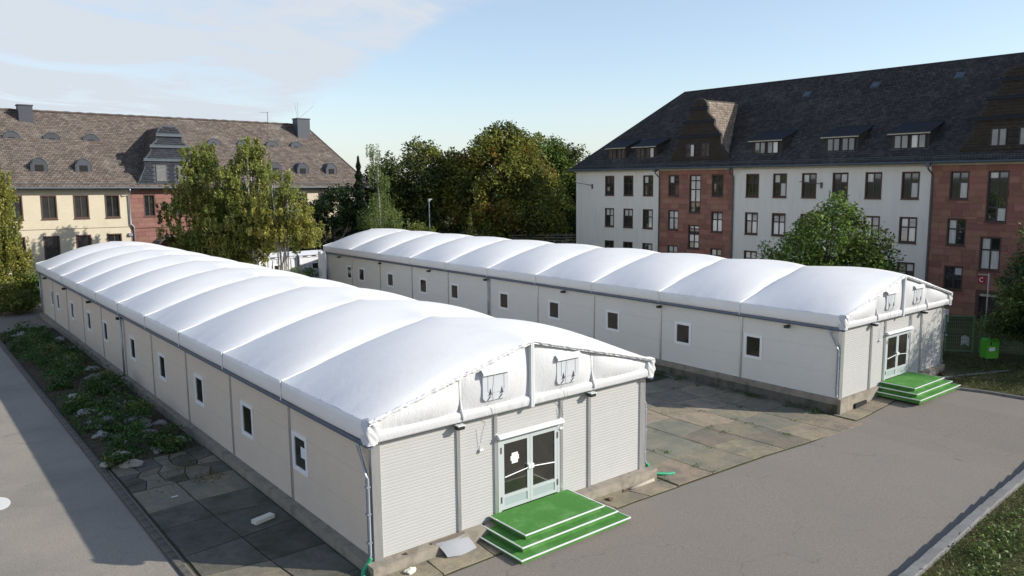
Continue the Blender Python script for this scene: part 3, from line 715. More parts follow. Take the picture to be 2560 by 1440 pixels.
def curly_gable(parent, xc, y, z0, zs, hs, mat, depth_fn, wins, roofmat, roof_k, cornice='lead', tilesz=(.3, .26), tier_tiles=True):
    """dormer with a stepped curved front; zs/hs = tier heights and half widths; roof behind dies into the main slope"""
    G = MB()
    prof = []
    for k in range(len(zs)-1):
        za, zb, ha, hb = zs[k], zs[k+1], hs[k], hs[k+1]*1.0
        n = 8; last = k == len(zs)-2
        for i in range(n+1):
            t = i/n
            if last: x = ha*math.sqrt(max(0, 1-t**2.2))
            else: x = ha-(ha-hb)*(.5-.5*math.cos(math.pi*min(1, t*1.15)))**.9
            if k > 0 and i == 0: x = ha
            prof.append((x, za+(zb-za)*t))
    poly = [(xc+x, z) for x, z in prof]+[(xc-x, z) for x, z in reversed(prof[:-1])]
    d = MB().prism(poly, lambda x, z: (x, y, z), lambda x, z: (x, y+.3, z)).build('gable_dormer', mat, parent)
    for k in range(1, len(zs)-1):
        MB().box(xc-hs[k]-.14, xc+hs[k]+.14, y-.16, y-.002, zs[k]-.07, zs[k]+.05).prism([(y-.16, zs[k]+.05), (y-.002, zs[k]+.05), (y-.002, zs[k]+.2)], lambda q, z: (xc-hs[k]-.1, q, z), lambda q, z: (xc+hs[k]+.1, q, z)).build('cornice', cornice, d)
    apex = zs[-1]-.12; hb = hs[0]-.12
    yb_top = depth_fn(apex); yb_bot = depth_fn(zs[0])
    for s in (-1, 1):
        ridge0 = np.array((xc, y+.3, apex)); base0 = np.array((xc+s*hb, y+.3, zs[0]+.05))
        MB().quad((xc, y+.28, apex), (xc, yb_top+.3, apex), (xc+s*hb, yb_bot+.3, zs[0]+.05), (xc+s*hb, y+.28, zs[0]+.05)).build('dormer_roof', 'tile_base', d)
        Vv = ridge0-base0; L = np.linalg.norm(Vv); Vv /= L
        if s > 0: U = np.array((0, 1., 0)); uh = lambda v: max(0, (yb_bot-y-.1)+(yb_top-yb_bot)*v/L)
        else: U = np.array((0, -1., 0)); uh = None
        if s > 0: tiles(d, base0, U, Vv, lambda v: 0, uh, L, tilesz[0], tilesz[1], roofmat, name='dormer_tile', lift=.03)
        else: tiles(d, base0, U, Vv, lambda v: -max(0, (yb_bot-y-.1)+(yb_top-yb_bot)*v/L), lambda v: 0, L, tilesz[0], tilesz[1], roofmat, name='dormer_tile', lift=.03)
    if tier_tiles:
        hx = lambda z: float(np.interp(z, [p[1] for p in prof], [p[0] for p in prof]))
        Vz = np.array((0, 0, 1.)); o = np.array((xc, y-.001, zs[0]))
        tiles(d, o, np.array((1., 0, 0)), Vz, lambda v: -min(hx(zs[0]+v), hx(zs[0]+v+.2))+.02, lambda v: min(hx(zs[0]+v), hx(zs[0]+v+.2))-.02, zs[-1]-zs[0]-.1, tilesz[0], tilesz[1]*.8, mat, name='gable_slate', lift=.02,
              holes=[(wx-xc-ww/2-.3, wx-xc+ww/2+.3, wz0-zs[0]-.25, wz1-zs[0]+.1) for wx, wz0, wz1, ww in wins])
    return d
CAMP = np.array((-8.9134, -16.6753, 9.4426))

# ---------------------------------------------------------------- right: white and red barracks, slate roof
RB = thing('barracks_building', 'long white and red sandstone barracks with dark slate roof, right of the tents', 'building', (50, 0, 0), -math.pi/2)
def Y(*y): return [-v for v in y]
def to_local_rank_R(c):  # distance from the camera, only pieces inside the picture
    w = np.array((50+c[1], -c[0], c[2])); return np.linalg.norm(w-CAMP) if w[1] > 4.2 else 1e8
rw = random.Random(21)
W1 = (7.72, 9.72); W2 = (4.5, 6.42); W3 = (1.35, 3.08)
sec = [('w', -45.4, -33.84), ('r', -33.84, -25.4), ('w', -25.4, -8.62), ('r', -8.62, .0), ('w', .0, 14.0)]
colsW = {0: Y(40.4, 37.8, 35.2), 2: Y(23.4, 20.75, 18.1, 15.45, 12.8, 10.05), 4: [2.0, 4.65, 7.3, 9.95, 12.6]}
colsR = {1: (Y(32.0, 27.0), -29.5), 3: (Y(6.7, 1.75), -4.25)}
for k, (kind, a, b) in enumerate(sec):
    holes = []; wl = []
    if kind == 'w':
        for x in colsW[k]:
            for z0, z1 in (W1, W2, W3): wl.append((x, z0, z1, 1.28, 'cross'))
    else:
        cs, st = colsR[k]
        for x in cs:
            for z0, z1 in (W1, W2, W3): wl.append((x, z0, z1, 1.28, 'cross'))
        wl.append((st, 6.2, 9.72, 1.34, 'tall'))
        if k == 1: wl.append((st-.05, 2.85, 5.1, 1.34, 'tall'))
        else: wl.append((st-.2, 2.9, 5.25, 1.34, 'cross'))
    holes = [(x-w/2, x+w/2, z0, z1) for x, z0, z1, w, s in wl]
    if k == 3: holes.append((-5.15, -3.35, -.6, 1.55))
    if kind == 'w': wall_with_holes(RB, a, b, -.8, 10.3, holes, 'plaster_white')
    else: stone_wall(RB, a, b, -.8, 10.3, holes, 'sandstone', 30+k, limit=150)
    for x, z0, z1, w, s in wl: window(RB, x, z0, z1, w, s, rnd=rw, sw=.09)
# entrance door with its sign
dr = MB().box(-5.15, -4.95, -.04, .3, -.6, 1.55).box(-3.55, -3.35, -.04, .3, -.6, 1.55).box(-4.95, -3.55, -.04, .3, 1.3, 1.55).build('door_surround', 'surround', RB)
MB().box(-4.95, -3.55, .25, .3, -.6, 1.3).build('door', 'window_wood', dr)
MB().box(-4.9, -3.6, -.02, .25, 1.12, 1.29).build('awning_board', 'soffit', dr)
sg = MB().box(-5.03, -4.6, -.09, -.05, 2.03, 2.5).build('sign_board', 'sign_red', RB)
cpts = [(-4.815+.12*math.cos(math.radians(t)), -.094, 2.265+.135*math.sin(math.radians(t))) for t in range(45, 316, 15)]
MB().tube(cpts, .028, 6).build('letter', 'sign_white', sg)
# end and back walls
MB().quad((-45.4, 0, -.8), (-45.4, 16, -.8), (-45.4, 16, 10.3), (-45.4, 0, 10.3)).quad((14, 0, -.8), (14, 16, -.8), (14, 16, 18.2), (14, 8, 18.2), (14, 0, 10.3)).quad((-45.4, 16, -.8), (14, 16, -.8), (14, 16, 10.3), (-45.4, 16, 10.3)).build('wall', 'plaster_white', RB)
# eaves
MB().quad((-45.9, -.5, 10.28), (14, -.5, 10.28), (14, .02, 10.28), (-45.9, .02, 10.28)).box(-45.45, 14, -.22, -.003, 10.12, 10.27).build('eave_cornice', 'soffit', RB)
MB().quad((-45.9, 0, 10.28), (-45.4, 0, 10.28), (-45.4, 16.5, 10.28), (-45.9, 16.5, 10.28)).build('eave_cornice', 'soffit', RB)
RZ, RE, RK = 18.25, 10.36, (18.25-10.36)/8.5
rf = MB().quad((-45.95, -.5, RE), (14, -.5, RE), (14, 8, RZ), (-37.4, 8, RZ)).quad((-45.95, 16.5, RE), (-45.95, -.5, RE), (-37.4, 8, RZ)).quad((14, 16.5, RE), (-45.95, 16.5, RE), (-37.4, 8, RZ), (14, 8, RZ)).build('roof', 'slate_base', RB)
sl_len = math.hypot(8.5, RZ-RE); Vr = np.array((0, 8.5, RZ-RE))/sl_len
tiles(rf, (0, -.5, RE+.01), (1, 0, 0), Vr, lambda v: -45.95+v*8.55/sl_len, lambda v: 14, sl_len, .30, .25, 'slate', 300, to_local_rank_R, 2, 'slate_tile', lift=.045)
MB().tube([(-37.4, 8, RZ+.03), (14, 8, RZ+.03)], .09, 8).build('ridge_cap', 'slate', rf)
MB().tube([(-45.95, -.5, RE+.03), (-37.4, 8, RZ+.03)], .08, 8).build('hip_cap', 'slate', rf)
MB().tube([(-46.05, -.6, RE-.02), (14, -.6, RE-.02)], .085, 8).build('gutter', 'lead', RB)
sgd = MB()
for z in (RE+.30, RE+.42): sgd.box(-45.5, 14, -.36, -.34, z, z+.025)
for i in range(300): sgd.box(-45.5+i*.2, -45.5+i*.2+.02, -.345, -.335, RE+.16, RE+.43)
sgd.build('snow_guard', 'lead', rf)
for y in (33.84, 25.4, 8.62):
    x = -y
    dp = MB().tube([(x, -.6, RE-.12), (x, -.58, RE-.45), (x+.12, -.12, RE-.85), (x+.12, -.1, RE-1.0), (x+.12, -.1, -.7)], .06, 8).build('downpipe', 'lead', RB)
    MB().box(x-.13, x+.13, -.72, -.48, RE-.32, RE-.06).build('rain_hopper', 'lead', dp)
# wall lamps on arms
for (xa, za), (xb, zb) in (((-45.2, 9.05), (-42.9, 8.75)), ((-18.2, 8.95), (-17.0, 8.85))):
    MB().tube([(xb, -.02, zb-.25), (xb, -.1, zb), (xa if xa > -40 else xa+.4, -1.3, za+.1)], .035, 6).box(xb-.08, xb+.08, -.1, -.02, zb-.35, zb+.12).build('lamp_arm', 'rust_metal', RB)
# shed dormers
for a, b in ((-41.3, -38.8), (-37.6, -34.8), (-24.05, -21.1), (-17.3, -14.5), (-11.95, -9.2)):
    d = MB().quad((a, .68, 11.35), (b, .68, 11.35), (b, .68, 12.5), (a, .68, 12.5)).quad((a, .68, 11.35), (a, .68, 12.5), (a, 2.4, 13.1)).quad((b, .68, 11.35), (b, 2.4, 13.1), (b, .68, 12.5)).build('shed_dormer', 'slate_gable', RB)
    MB().prism([(.35, 12.47), (.35, 12.53), (2.75, 13.42), (2.75, 13.3)], lambda q, z: (a-.16, q, z), lambda q, z: (b+.16, q, z)).build('dormer_roof', 'slate_patch', d)
    MB().box(a-.17, b+.17, .325, .348, 12.44, 12.52).build('fascia', 'soffit', d)
    MB().box(a-.1, b+.1, .5, .678, 11.28, 11.36).build('sill', 'lead', d)
    m = (a+b)/2
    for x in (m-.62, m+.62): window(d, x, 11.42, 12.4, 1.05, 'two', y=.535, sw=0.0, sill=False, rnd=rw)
# curved gable dormers
for yc in (29.35, 3.6):
    wl = [(-yc-.85, 11.35, 12.5, .95), (-yc+.85, 11.35, 12.5, .95)]
    d = curly_gable(RB, -yc, .12, 10.62, [10.62, 13.15, 14.46, 15.62, 16.6], [3.5, 2.45, 1.68, .92, 0], 'slate_gable', lambda z: (z-RE)/RK-.5, wl, 'tile_dormer', RK, 'slate_gable') if False else \
        curly_gable(RB, -yc, .12, 10.62, [10.62, 13.15, 14.46, 15.62, 16.6], [3.5, 2.45, 1.68, .92, 0], 'slate_gable', lambda z: (z-RE)/RK-.5, wl, 'tile_dormer', RK, 'slate_patch')
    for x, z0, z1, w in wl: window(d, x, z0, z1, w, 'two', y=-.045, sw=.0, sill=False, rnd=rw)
# skylights
for y, xx in ((22.26, 6.14), (16.26, 6.4), (9.77, 6.5)):
    z = RE+(xx+.5)*RK
    s = MB().prism([(-.35, -.3), (.35, -.3), (.35, .45), (-.35, .45)], lambda u, v: (-y+u, xx+v*.73-.08, z+v*.68+.09), lambda u, v: (-y+u, xx+v*.73, z+v*.68)).build('skylight', 'lead', rf)
    MB().quad((-y-.27, xx-.16-.09, z-.13+.105), (-y+.27, xx-.16-.09, z-.13+.105), (-y+.27, xx+.25-.09, z+.245+.105), (-y-.27, xx+.25-.09, z+.245+.105)).build('pane', 'glass_building', s)

# ---------------------------------------------------------------- left: cream and red barracks, brown tiled roof
LB = thing('barracks_building', 'cream and red barracks with brown tiled roof and small arched dormers, behind the near tent', 'building', (.477, 62, -.476), .03, ry=.0115); LB.scale = (1.0535,)*3
LE, LZ = 9.2, 15.95; LK = (LZ-LE)/8.6; XL, XR, RR = -16.0, 32.2, 28.9
V1 = (6.58, 8.55); V2 = (3.28, 5.2)
cols = [-7.6, -5.2, -2.8, -.4, 2.05, 4.45, 6.87]; colr = [9.9, 12.4]; colc = [17.3, 19.7, 22.1, 24.5, 26.9, 29.3]
def fwins(cs): return [(x, z0, z1, 1.17, 'two') for x in cs for z0, z1 in (V1, V2)]
hole = lambda l: [(x-w/2, x+w/2, z0, z1) for x, z0, z1, w, s in l]
wl = fwins(cols); wall_with_holes(LB, XL, 8.25, -.6, 9.15, hole(wl), 'plaster_cream')
wr = fwins(colc); wall_with_holes(LB, 15.3, XR-.5, -.6, 9.15, hole(wr), 'plaster_cream')
wm_ = [(x, *V1, 1.0, 'two') for x in (9.9, 12.4, 14.0)]
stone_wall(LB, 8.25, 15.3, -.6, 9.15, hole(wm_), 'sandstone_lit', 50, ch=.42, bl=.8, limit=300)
for x, z0, z1, w, s in wl+wr+wm_: window(LB, x, z0, z1, w, s, sw=.09, sill=True)
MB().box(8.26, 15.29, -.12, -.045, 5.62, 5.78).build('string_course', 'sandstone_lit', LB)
MB().box(XL, 8.2, -.012, -.001, 5.72, 5.76).build('plaster_joint', 'surround', LB)
MB().quad((XL, 0, -.6), (XL, 16, -.6), (XL, 16, 9.15), (XL, 0, 9.15)).quad((XR-.5, 0, -.6), (XR-.5, 16, -.6), (XR-.5, 16, 9.15), (XR-.5, 0, 9.15)).quad((XL, 16, -.6), (XR-.5, 16, -.6), (XR-.5, 16, 9.15), (XL, 16, 9.15)).build('wall', 'plaster_cream', LB)
MB().box(XL-.5, XR+.1, -.55, .0, 9.0, 9.12).build('eave_cornice', 'lead', LB)
MB().tube([(XL-.6, -.68, 9.14), (XR+.1, -.68, 9.14)], .085, 8).build('gutter', 'lead', LB)
rl = MB().quad((XL-.6, -.6, LE), (XR+.1, -.6, LE), (RR, 8, LZ), (XL+8, 8, LZ)).quad((XR+.1, -.6, LE), (XR+.1, 16.6, LE), (RR, 8, LZ)).quad((XL-.6, 16.6, LE), (XL-.6, -.6, LE), (XL+8, 8, LZ)).quad((XR+.1, 16.6, LE), (XL-.6, 16.6, LE), (XL+8, 8, LZ), (RR, 8, LZ)).build('roof', 'tile_base', LB)
ll = math.hypot(8.6, LZ-LE); Vl = np.array((0, 8.6, LZ-LE))/ll
tiles(rl, (0, -.6, LE+.01), (1, 0, 0), Vl, lambda v: XL-.6+v*8.6/ll, lambda v: XR+.1-v*(XR+.1-RR)/ll, ll, .33, .25, 'tile_brown', 300, lambda c: np.hypot(c[0]-4, c[1]), 3, 'roof_tile', lift=.05)
MB().tube([(XL+8, 8, LZ+.04)]+[(x, 8, LZ+.04+.03*math.sin(x*7)) for x in np.arange(XL+8.5, RR, .5)]+[(RR, 8, LZ+.04)], .11, 8).build('ridge_cap', 'tile_brown', rl)
MB().tube([(XR+.1, -.6, LE+.04), (RR, 8, LZ+.04)], .09, 8).build('hip_cap', 'tile_brown', rl)
sg2 = MB()
for i in range(60): sg2.box(XL+i*.78, XL+i*.78+.03, -.42, -.38, LE+.1, LE+.42)
sg2.box(XL, XR, -.43, -.40, LE+.3, LE+.33).build('snow_guard', 'lead', rl)
dpl = MB().tube([(8.2, -.66, 9.05), (8.2, -.64, 8.85), (8.22, -.14, 8.55), (8.22, -.12, 6.0), (8.45, -.2, 5.75), (8.47, -.12, 5.5), (8.6, -.1, -.5)], .06, 8).build('downpipe', 'zinc', LB, True)
MB().box(8.0, 8.3, -.2, -.0, 4.95, 5.2).build('junction_box', 'zinc', LB)
def arched(parent, xc, yf, z0, w, h, win, depth):
    top = [(-w/2, z0), (w/2, z0), (w/2, z0+h*.55), (w*.38, z0+h*.78), (w*.2, z0+h*.93), (0, z0+h), (-w*.2, z0+h*.93), (-w*.38, z0+h*.78), (-w/2, z0+h*.55)]
    d = MB().prism(top, lambda x, z: (xc+x, yf, z), lambda x, z: (xc+x, yf+depth, z)).build('arched_dormer', 'slate_blue', parent)
    rim = top[2:]; rim = [(w/2+.05, z0)]+[(x*1.1, z+.03) for x, z in rim]+[(-w/2-.05, z0)]
    MB().tube([(xc+x, yf-.02, z) for x, z in rim], .035, 6).build('dormer_edge', 'lead', d)
    if win: MB().box(xc-w*.27, xc+w*.27, yf-.02, yf+.01, z0+.12, z0+h*.55).build('louvre', 'dark_hole', d)
    else: MB().box(xc-w*.2, xc+w*.2, yf-.02, yf+.01, z0+.06, z0+h*.35).build('louvre', 'slate_base', d)
    MB().box(xc-w/2-.1, xc+w/2+.1, yf-.12, yf-.001, z0-.05, z0+.0).build('apron', 'lead', d)
for x in (-1.6, 1.75, 5.05, 19.3, 22.3, 25.2, 28.4): arched(rl, x, 1.0, LE+1.6*LK-.12, 1.15, 1.3, True, 1.6)
for x in (-2.6, .5, 3.5, 6.6, 17.6, 20.6, 23.6, 26.3): arched(rl, x, 4.6, LE+5.2*LK-.08, 1.15, .72, False, 1.2)
gw = [(10.95, 9.75, 11.1, .75), (12.75, 9.75, 11.1, .75)]
dg = curly_gable(LB, 11.85, -.3, 9.45, [9.45, 11.55, 12.75, 13.75, 14.75], [2.85, 2.2, 1.62, 1.05, 0], 'slate_blue', lambda z: (z-LE)/LK-.6, gw, 'tile_brown', LK, 'lead', (.24, .22))
for x, z0, z1, w in gw:
    lv = MB().box(x-w/2-.05, x+w/2+.05, -.345, -.31, z0-.05, z1+.05).build('louvred_shutter', 'lead', dg)
    for i in range(11): MB().quad((x-w/2, -.37, z0+i*.12), (x+w/2, -.37, z0+i*.12), (x+w/2, -.346, z0+i*.12+.1), (x-w/2, -.346, z0+i*.12+.1)).build('slat', 'kerb', lv)
for x, yy, z0, z1, wx, wy in ((2.0, 7.1, 14.6, 16.3, .55, .5), (27.9, 6.6, 14.2, 16.45, .72, .6)):
    c = MB().box(x-wx, x+wx, yy-wy, yy+wy, z0, z1).box(x-wx-.06, x+wx+.06, yy-wy-.06, yy+wy+.06, z1, z1+.1).build('chimney', 'slate_blue', rl)
    MB().box(x-wx-.05, x+wx+.05, yy-wy-.05, yy-wy-.002, z0-.1, z0+.12).build('flashing', 'lead', c)
MB().tube([(23.4, 5.0, 13.4), (23.4, 5.0, 16.9)], .03, 6).tube([(22.6, 5.0, 16.8), (23.5, 5.0, 16.8)], .015, 5).build('antenna', 'rust_metal', rl)
MB().tube([(27.5, 6.6, 16.5), (27.2, 6.6, 18.2)], .012, 5).tube([(27.6, 6.6, 16.5), (29.4, 6.6, 18.0)], .012, 5).tube([(27.55, 6.6, 16.5), (27.55, 6.6, 18.3)], .012, 5).build('antenna', 'rust_metal', rl)
# barrel canopy over the entrance
cp = MB()
for k in range(7):
    yk = -.15-k*.3
    cp.tube([(11.3+1.45*math.cos(t), yk, 3.75+1.1*math.sin(t)) for t in np.linspace(0, math.pi, 15)], .04, 6)
cpo = cp.tube([(9.85, -.1, 3.75), (9.85, -2.0, 3.75)], .05, 6).tube([(12.75, -.1, 3.75), (12.75, -2.0, 3.75)], .05, 6).tube([(9.9, -1.9, 3.75), (9.9, -1.9, -.4)], .05, 6).tube([(12.7, -1.9, 3.75), (12.7, -1.9, -.4)], .05, 6).build('entrance_canopy', 'rust_metal', LB)
for k in range(6):
    ya, yb = -.15-k*.3, -.15-(k+1)*.3
    MB().grid(lambda u, v: (11.3+1.43*math.cos(math.pi*u), ya+(yb-ya)*v, 3.75+1.08*math.sin(math.pi*u)), 14, 1).build('canopy_sheet', 'canopy_glass', cpo, True)
MB().box(10.4, 12.2, -.02, .05, -.5, 2.9).build('door', 'window_wood', LB)
# ---------------------------------------------------------------- vegetation
def leaf_mesh(name, P, size, mat, rg, up=.35, aspect=.55, stretch=None, dirs=None):
    """one lens-shaped leaf face per point, random attitude"""
    n = len(P); Nr = rg.normal(size=(n, 3)); Nr[:, 2] = np.abs(Nr[:, 2])+up; Nr /= np.linalg.norm(Nr, axis=1)[:, None]
    A = rg.normal(size=(n, 3)) if dirs is None else dirs+rg.normal(size=(n, 3))*.35
    A -= (A*Nr).sum(1)[:, None]*Nr; A /= np.linalg.norm(A, axis=1)[:, None]+1e-9
    B = np.cross(Nr, A); s = (size*rg.uniform(.6, 1.35, n))[:, None]
    bend = Nr*s*.18
    V = np.stack([P-A*s*.5-bend, P+B*s*aspect*.5, P+A*s*.5-bend, P-B*s*aspect*.5], 1).reshape(-1, 3)
    return np_mesh(name, V, np.arange(4*n).reshape(n, 4), mat)
def sample_clumps(rg, lobes, density, shell=.55):
    C = []; Rr = []
    for (x, y, z, rx, ry, rz) in lobes:
        n = max(4, int(density*(rx*ry+ry*rz+rx*rz)))
        d = rg.normal(size=(n, 3)); d /= np.linalg.norm(d, axis=1)[:, None]
        rad = (shell**3+(1-shell**3)*rg.uniform(0, 1, n))**(1/3)
        rad *= 1+.16*np.sin(d[:, 0]*5+x)+.12*np.sin(d[:, 1]*7+d[:, 2]*6)
        C.append(np.array((x, y, z))+d*np.array((rx, ry, rz))*rad[:, None]); Rr.append(np.full(n, (rx*ry*rz)**(1/3)))
    return np.concatenate(C), np.concatenate(Rr)
def tree(name, label, base, lobes, mats, nleaf, size, trunk, bark='bark', cat='tree', seed=1, clump=.5, density=3.0, flat=.55, droop=0.0, shell=.5, limbs=26, group=None, aspect=.55, stems=None, strand=None, up=.35, name_crown='crown'):
    """trunk and limbs, plus a crown of leaf faces gathered in clumps (lobes are relative to the base)"""
    rg = np.random.default_rng(seed); T = thing(name, label, cat, base, 0, group)
    Cc, Rr = sample_clumps(rg, lobes, density, shell)
    keep = Cc[:, 2] > .15; Cc = Cc[keep]
    nm = len(mats); tot = sum(w for _, w in mats)
    # material by patch of crown, so tones come in clumps
    ph = rg.uniform(0, 6.28, 3)
    field = np.sin(Cc[:, 0]*.9+ph[0])+np.sin(Cc[:, 1]*1.1+ph[1])+np.sin(Cc[:, 2]*1.0+ph[2])+rg.normal(size=len(Cc))*1.1
    order = np.argsort(np.argsort(field))/len(field); a = 0
    crown = None
    for k, (mt, w) in enumerate(mats):
        sel = (order >= a/tot) & (order < (a+w)/tot if k < nm-1 else order <= 2); a += w
        c = Cc[sel]
        if len(c) == 0: continue
        n = int(nleaf*w/tot); ci = rg.integers(0, len(c), n)
        off = rg.normal(size=(n, 3))*clump*np.array((1, 1, flat))
        if strand:
            L = rg.uniform(0, 1, n)**.8*strand*rg.uniform(.5, 1.3, len(c))[ci]
            st = rg.normal(size=(len(c), 6, 2))*clump; si = rg.integers(0, 6, n)
            off = np.concatenate([st[ci, si]+rg.normal(size=(n, 2))*.06+0*L[:, None], (-L+.15)[:, None]], 1)
            P = c[ci]+off; dirs = np.tile(np.array((0, 0, -1.)), (n, 1))
        else:
            rr = np.hypot(off[:, 0], off[:, 1]); off[:, 2] -= droop*rr*rr/clump
            P = c[ci]+off; dirs = None
        P = P[P[:, 2] > .05]
        o = link(name_crown, leaf_mesh(name_crown, P, size, mt, rg, up, aspect, dirs=None if dirs is None else dirs[:len(P)]), T)
    tb = MB(); tb_pts = stems or [[(0, 0, -.6), (.05, .03, trunk[1]*.4), (-.05, .05, trunk[1]*.75), (0, 0, trunk[1])]]
    for s in tb_pts:
        n = len(s); tb.tube(s, [trunk[0]*(1-.8*i/(n-1)) for i in range(n)], 9)
    tr = tb.build('trunk', bark, T, True)
    if limbs:
        lb = MB()
        for i in rg.choice(len(Cc), min(limbs, len(Cc)), replace=False):
            e = Cc[i]; s = tb_pts[int(rg.integers(0, len(tb_pts)))]
            t = rg.uniform(.3, .95); k = t*(len(s)-1); j = int(min(k, len(s)-2)); f = k-j
            p0 = np.array(s[j])*(1-f)+np.array(s[j+1])*f
            if p0[2] > e[2]: p0[2] = max(.3, e[2]*.7)
            mid = p0*.45+e*.55+np.array((0, 0, .12*np.linalg.norm(e-p0)))*(1 if not strand else 1.5)
            r0 = trunk[0]*.3*rg.uniform(.5, 1)
            lb.tube([tuple(p0), tuple(mid), tuple(e)], [r0, r0*.55, r0*.15], 6, False)
        lb.build('limb', bark, T, True)
    return T
# large chestnut-like trees behind the far tent
GB = 'big trees behind the far tent'
tree('broadleaf_tree', 'tallest broad tree with rusty lower leaves, behind the middle of the far tent', (46.6, 53.6, -.4),
     [(0, 0, 11.2, 4.2, 4.2, 4.6), (-.8, .5, 14.2, 2.3, 2.3, 2.3), (1.2, -.6, 14.0, 1.9, 1.9, 2.0), (2.6, -2.4, 9.0, 3.0, 3.0, 3.2), (-2.8, 2.2, 8.5, 3.2, 3.2, 3.4), (.6, -1.2, 6.4, 4.6, 4.6, 3.4), (3.0, -3.2, 5.4, 2.3, 2.3, 1.9)],
     [('leaf_chestnut_dark', 2), ('leaf_chestnut', 6), ('leaf_rust', 1.3)], 52000, .36, (.5, 12), seed=11, clump=.55, density=2.8, droop=.5, group=GB)
tree('broadleaf_tree', 'broad dark tree with gaps in its crown, left of the tallest tree', (40.8, 61.2, -.4),
     [(0, 0, 10.5, 4.6, 4.6, 4.0), (-3.4, 2.6, 8.6, 3.4, 3.4, 3.2), (3.0, -2.4, 10.6, 2.8, 2.8, 2.9), (-1.0, .9, 5.6, 5.4, 5.4, 3.4), (-5.0, 4.0, 6.0, 2.6, 2.6, 2.6)],
     [('leaf_chestnut_dark', 5), ('leaf_chestnut', 1.4), ('leaf_rust', .25)], 44000, .36, (.5, 11), seed=12, clump=.55, density=2.6, droop=.4, group=GB)
tree('broadleaf_tree', 'mid green tree partly hidden by the slate-roofed barracks corner', (58.0, 57.0, -.4),
     [(-1.6, 1.0, 12.8, 2.6, 2.6, 3.0), (1.2, -1.0, 10.4, 4.0, 4.0, 3.4), (4.4, -3.6, 9.6, 2.6, 2.6, 2.4), (0, 0, 6.0, 5.2, 5.2, 3.6)],
     [('leaf_chestnut_dark', 3), ('leaf_maple', 2.5), ('leaf_chestnut', 1)], 38000, .36, (.45, 11), seed=13, clump=.55, density=2.6, droop=.4, group=GB)
# birch group between the near tent and the left barracks
GBI = 'birch group behind the near tent'
def bstems(k, h, spread, seed):
    r = random.Random(seed); o = []
    for i in range(k):
        a = r.uniform(0, 6.28); q = r.uniform(.2, 1)*spread; x0, y0 = r.uniform(-.5, .5), r.uniform(-.5, .5)
        o.append([(x0*.4, y0*.4, -.6), (x0+math.cos(a)*q*.25, y0+math.sin(a)*q*.25, h*.33), (x0+math.cos(a)*q*.6, y0+math.sin(a)*q*.6, h*.66), (x0+math.cos(a)*q, y0+math.sin(a)*q, h*r.uniform(.85, 1.0))])
    return o
tree('birch_tree', 'bushy green birch at the left end of the birch group', (13.3, 51.3, -.4),
     [(0, 0, 9.5, 2.6, 2.6, 3.4), (-.9, .6, 6.8, 2.9, 2.9, 3.0), (.9, -.9, 6.2, 2.8, 2.8, 3.2), (-.6, .4, 11.9, 1.2, 1.2, 1.6), (-.6, .6, 4.4, 2.4, 2.4, 2.0)],
     [('leaf_birch', 5), ('leaf_birch_yellow', 2), ('leaf_chestnut_dark', 1.3)], 46000, .23, (.13, 11), 'bark_birch', seed=21, clump=.36, density=4.0, strand=1.0, limbs=34, stems=bstems(4, 11.5, 1.6, 1), group=GBI)
tree('birch_tree', 'tallest birch with pointed top in the middle of the birch group', (15.0, 47.6, -.45),
     [(0, 0, 9.6, 2.1, 2.1, 3.4), (.1, 0, 12.3, .9, .9, 1.6), (-.7, .6, 6.6, 2.5, 2.5, 3.2), (.8, -.8, 6.9, 2.2, 2.2, 2.2), (-.8, .8, 4.6, 2.4, 2.4, 1.6)],
     [('leaf_birch', 5), ('leaf_birch_yellow', 2.4), ('leaf_chestnut_dark', .8)], 44000, .22, (.13, 11), 'bark_birch', seed=22, clump=.34, density=4.4, strand=1.0, limbs=34, stems=bstems(5, 12, 1.5, 2), group=GBI)
tree('birch_tree', 'sparse birch with many thin bare stems at the right of the birch group', (15.7, 43.1, -.45),
     [(.3, -.2, 9.6, 1.0, 1.0, 1.6), (.9, -.8, 7.6, 1.4, 1.4, 1.6), (-.6, .5, 7.2, 1.6, 1.6, 1.8), (1.5, -1.2, 6.1, 1.7, 1.7, 1.0), (-.4, .3, 5.9, 1.7, 1.7, .9)],
     [('leaf_birch', 3), ('leaf_birch_yellow', 3)], 17000, .21, (.085, 9.5), 'bark_birch', seed=23, clump=.3, density=4.0, strand=.8, limbs=40, stems=bstems(9, 9.8, 1.9, 5), group=GBI)
tree('birch_tree', 'yellowish birch at the left picture edge in front of the cream barracks', (-2.0, 55.0, -.2),
     [(-.4, 0, 9.6, 1.5, 1.5, 2.6), (.4, 0, 7.2, 1.5, 1.5, 2.4), (-.8, 0, 5.6, 1.9, 1.9, 2.4), (.3, 0, 4.0, 1.9, 1.9, 2.2)],
     [('leaf_birch_yellow', 4), ('leaf_birch', 4)], 30000, .21, (.2, 11), 'bark_birch', seed=24, clump=.34, density=4.4, strand=1.1, limbs=30, stems=[[(.3, 0, -.5), (.1, 0, 4), (-.5, 0, 8), (-.9, 0, 11.5)]])
tree('weeping_birch_tree', 'slender weeping birch with hanging curtains of leaves, behind the far tent end', (30.3, 53.2, -.5),
     [(-.4, .3, 13.2, .3, .3, .45), (-.2, .2, 11.6, .5, .5, .6), (.3, -.3, 10.2, .6, .6, .5), (.1, -.1, 8.2, 1.5, 1.5, .7), (.1, 0, 6.6, 2.1, 2.1, .9), (.7, -.7, 5.2, 2.0, 2.0, .9)],
     [('leaf_weep', 1)], 17000, .17, (.16, 12.8), 'bark_birch', seed=25, clump=.3, density=3.6, aspect=.4, strand=2.0, limbs=30, shell=.6)
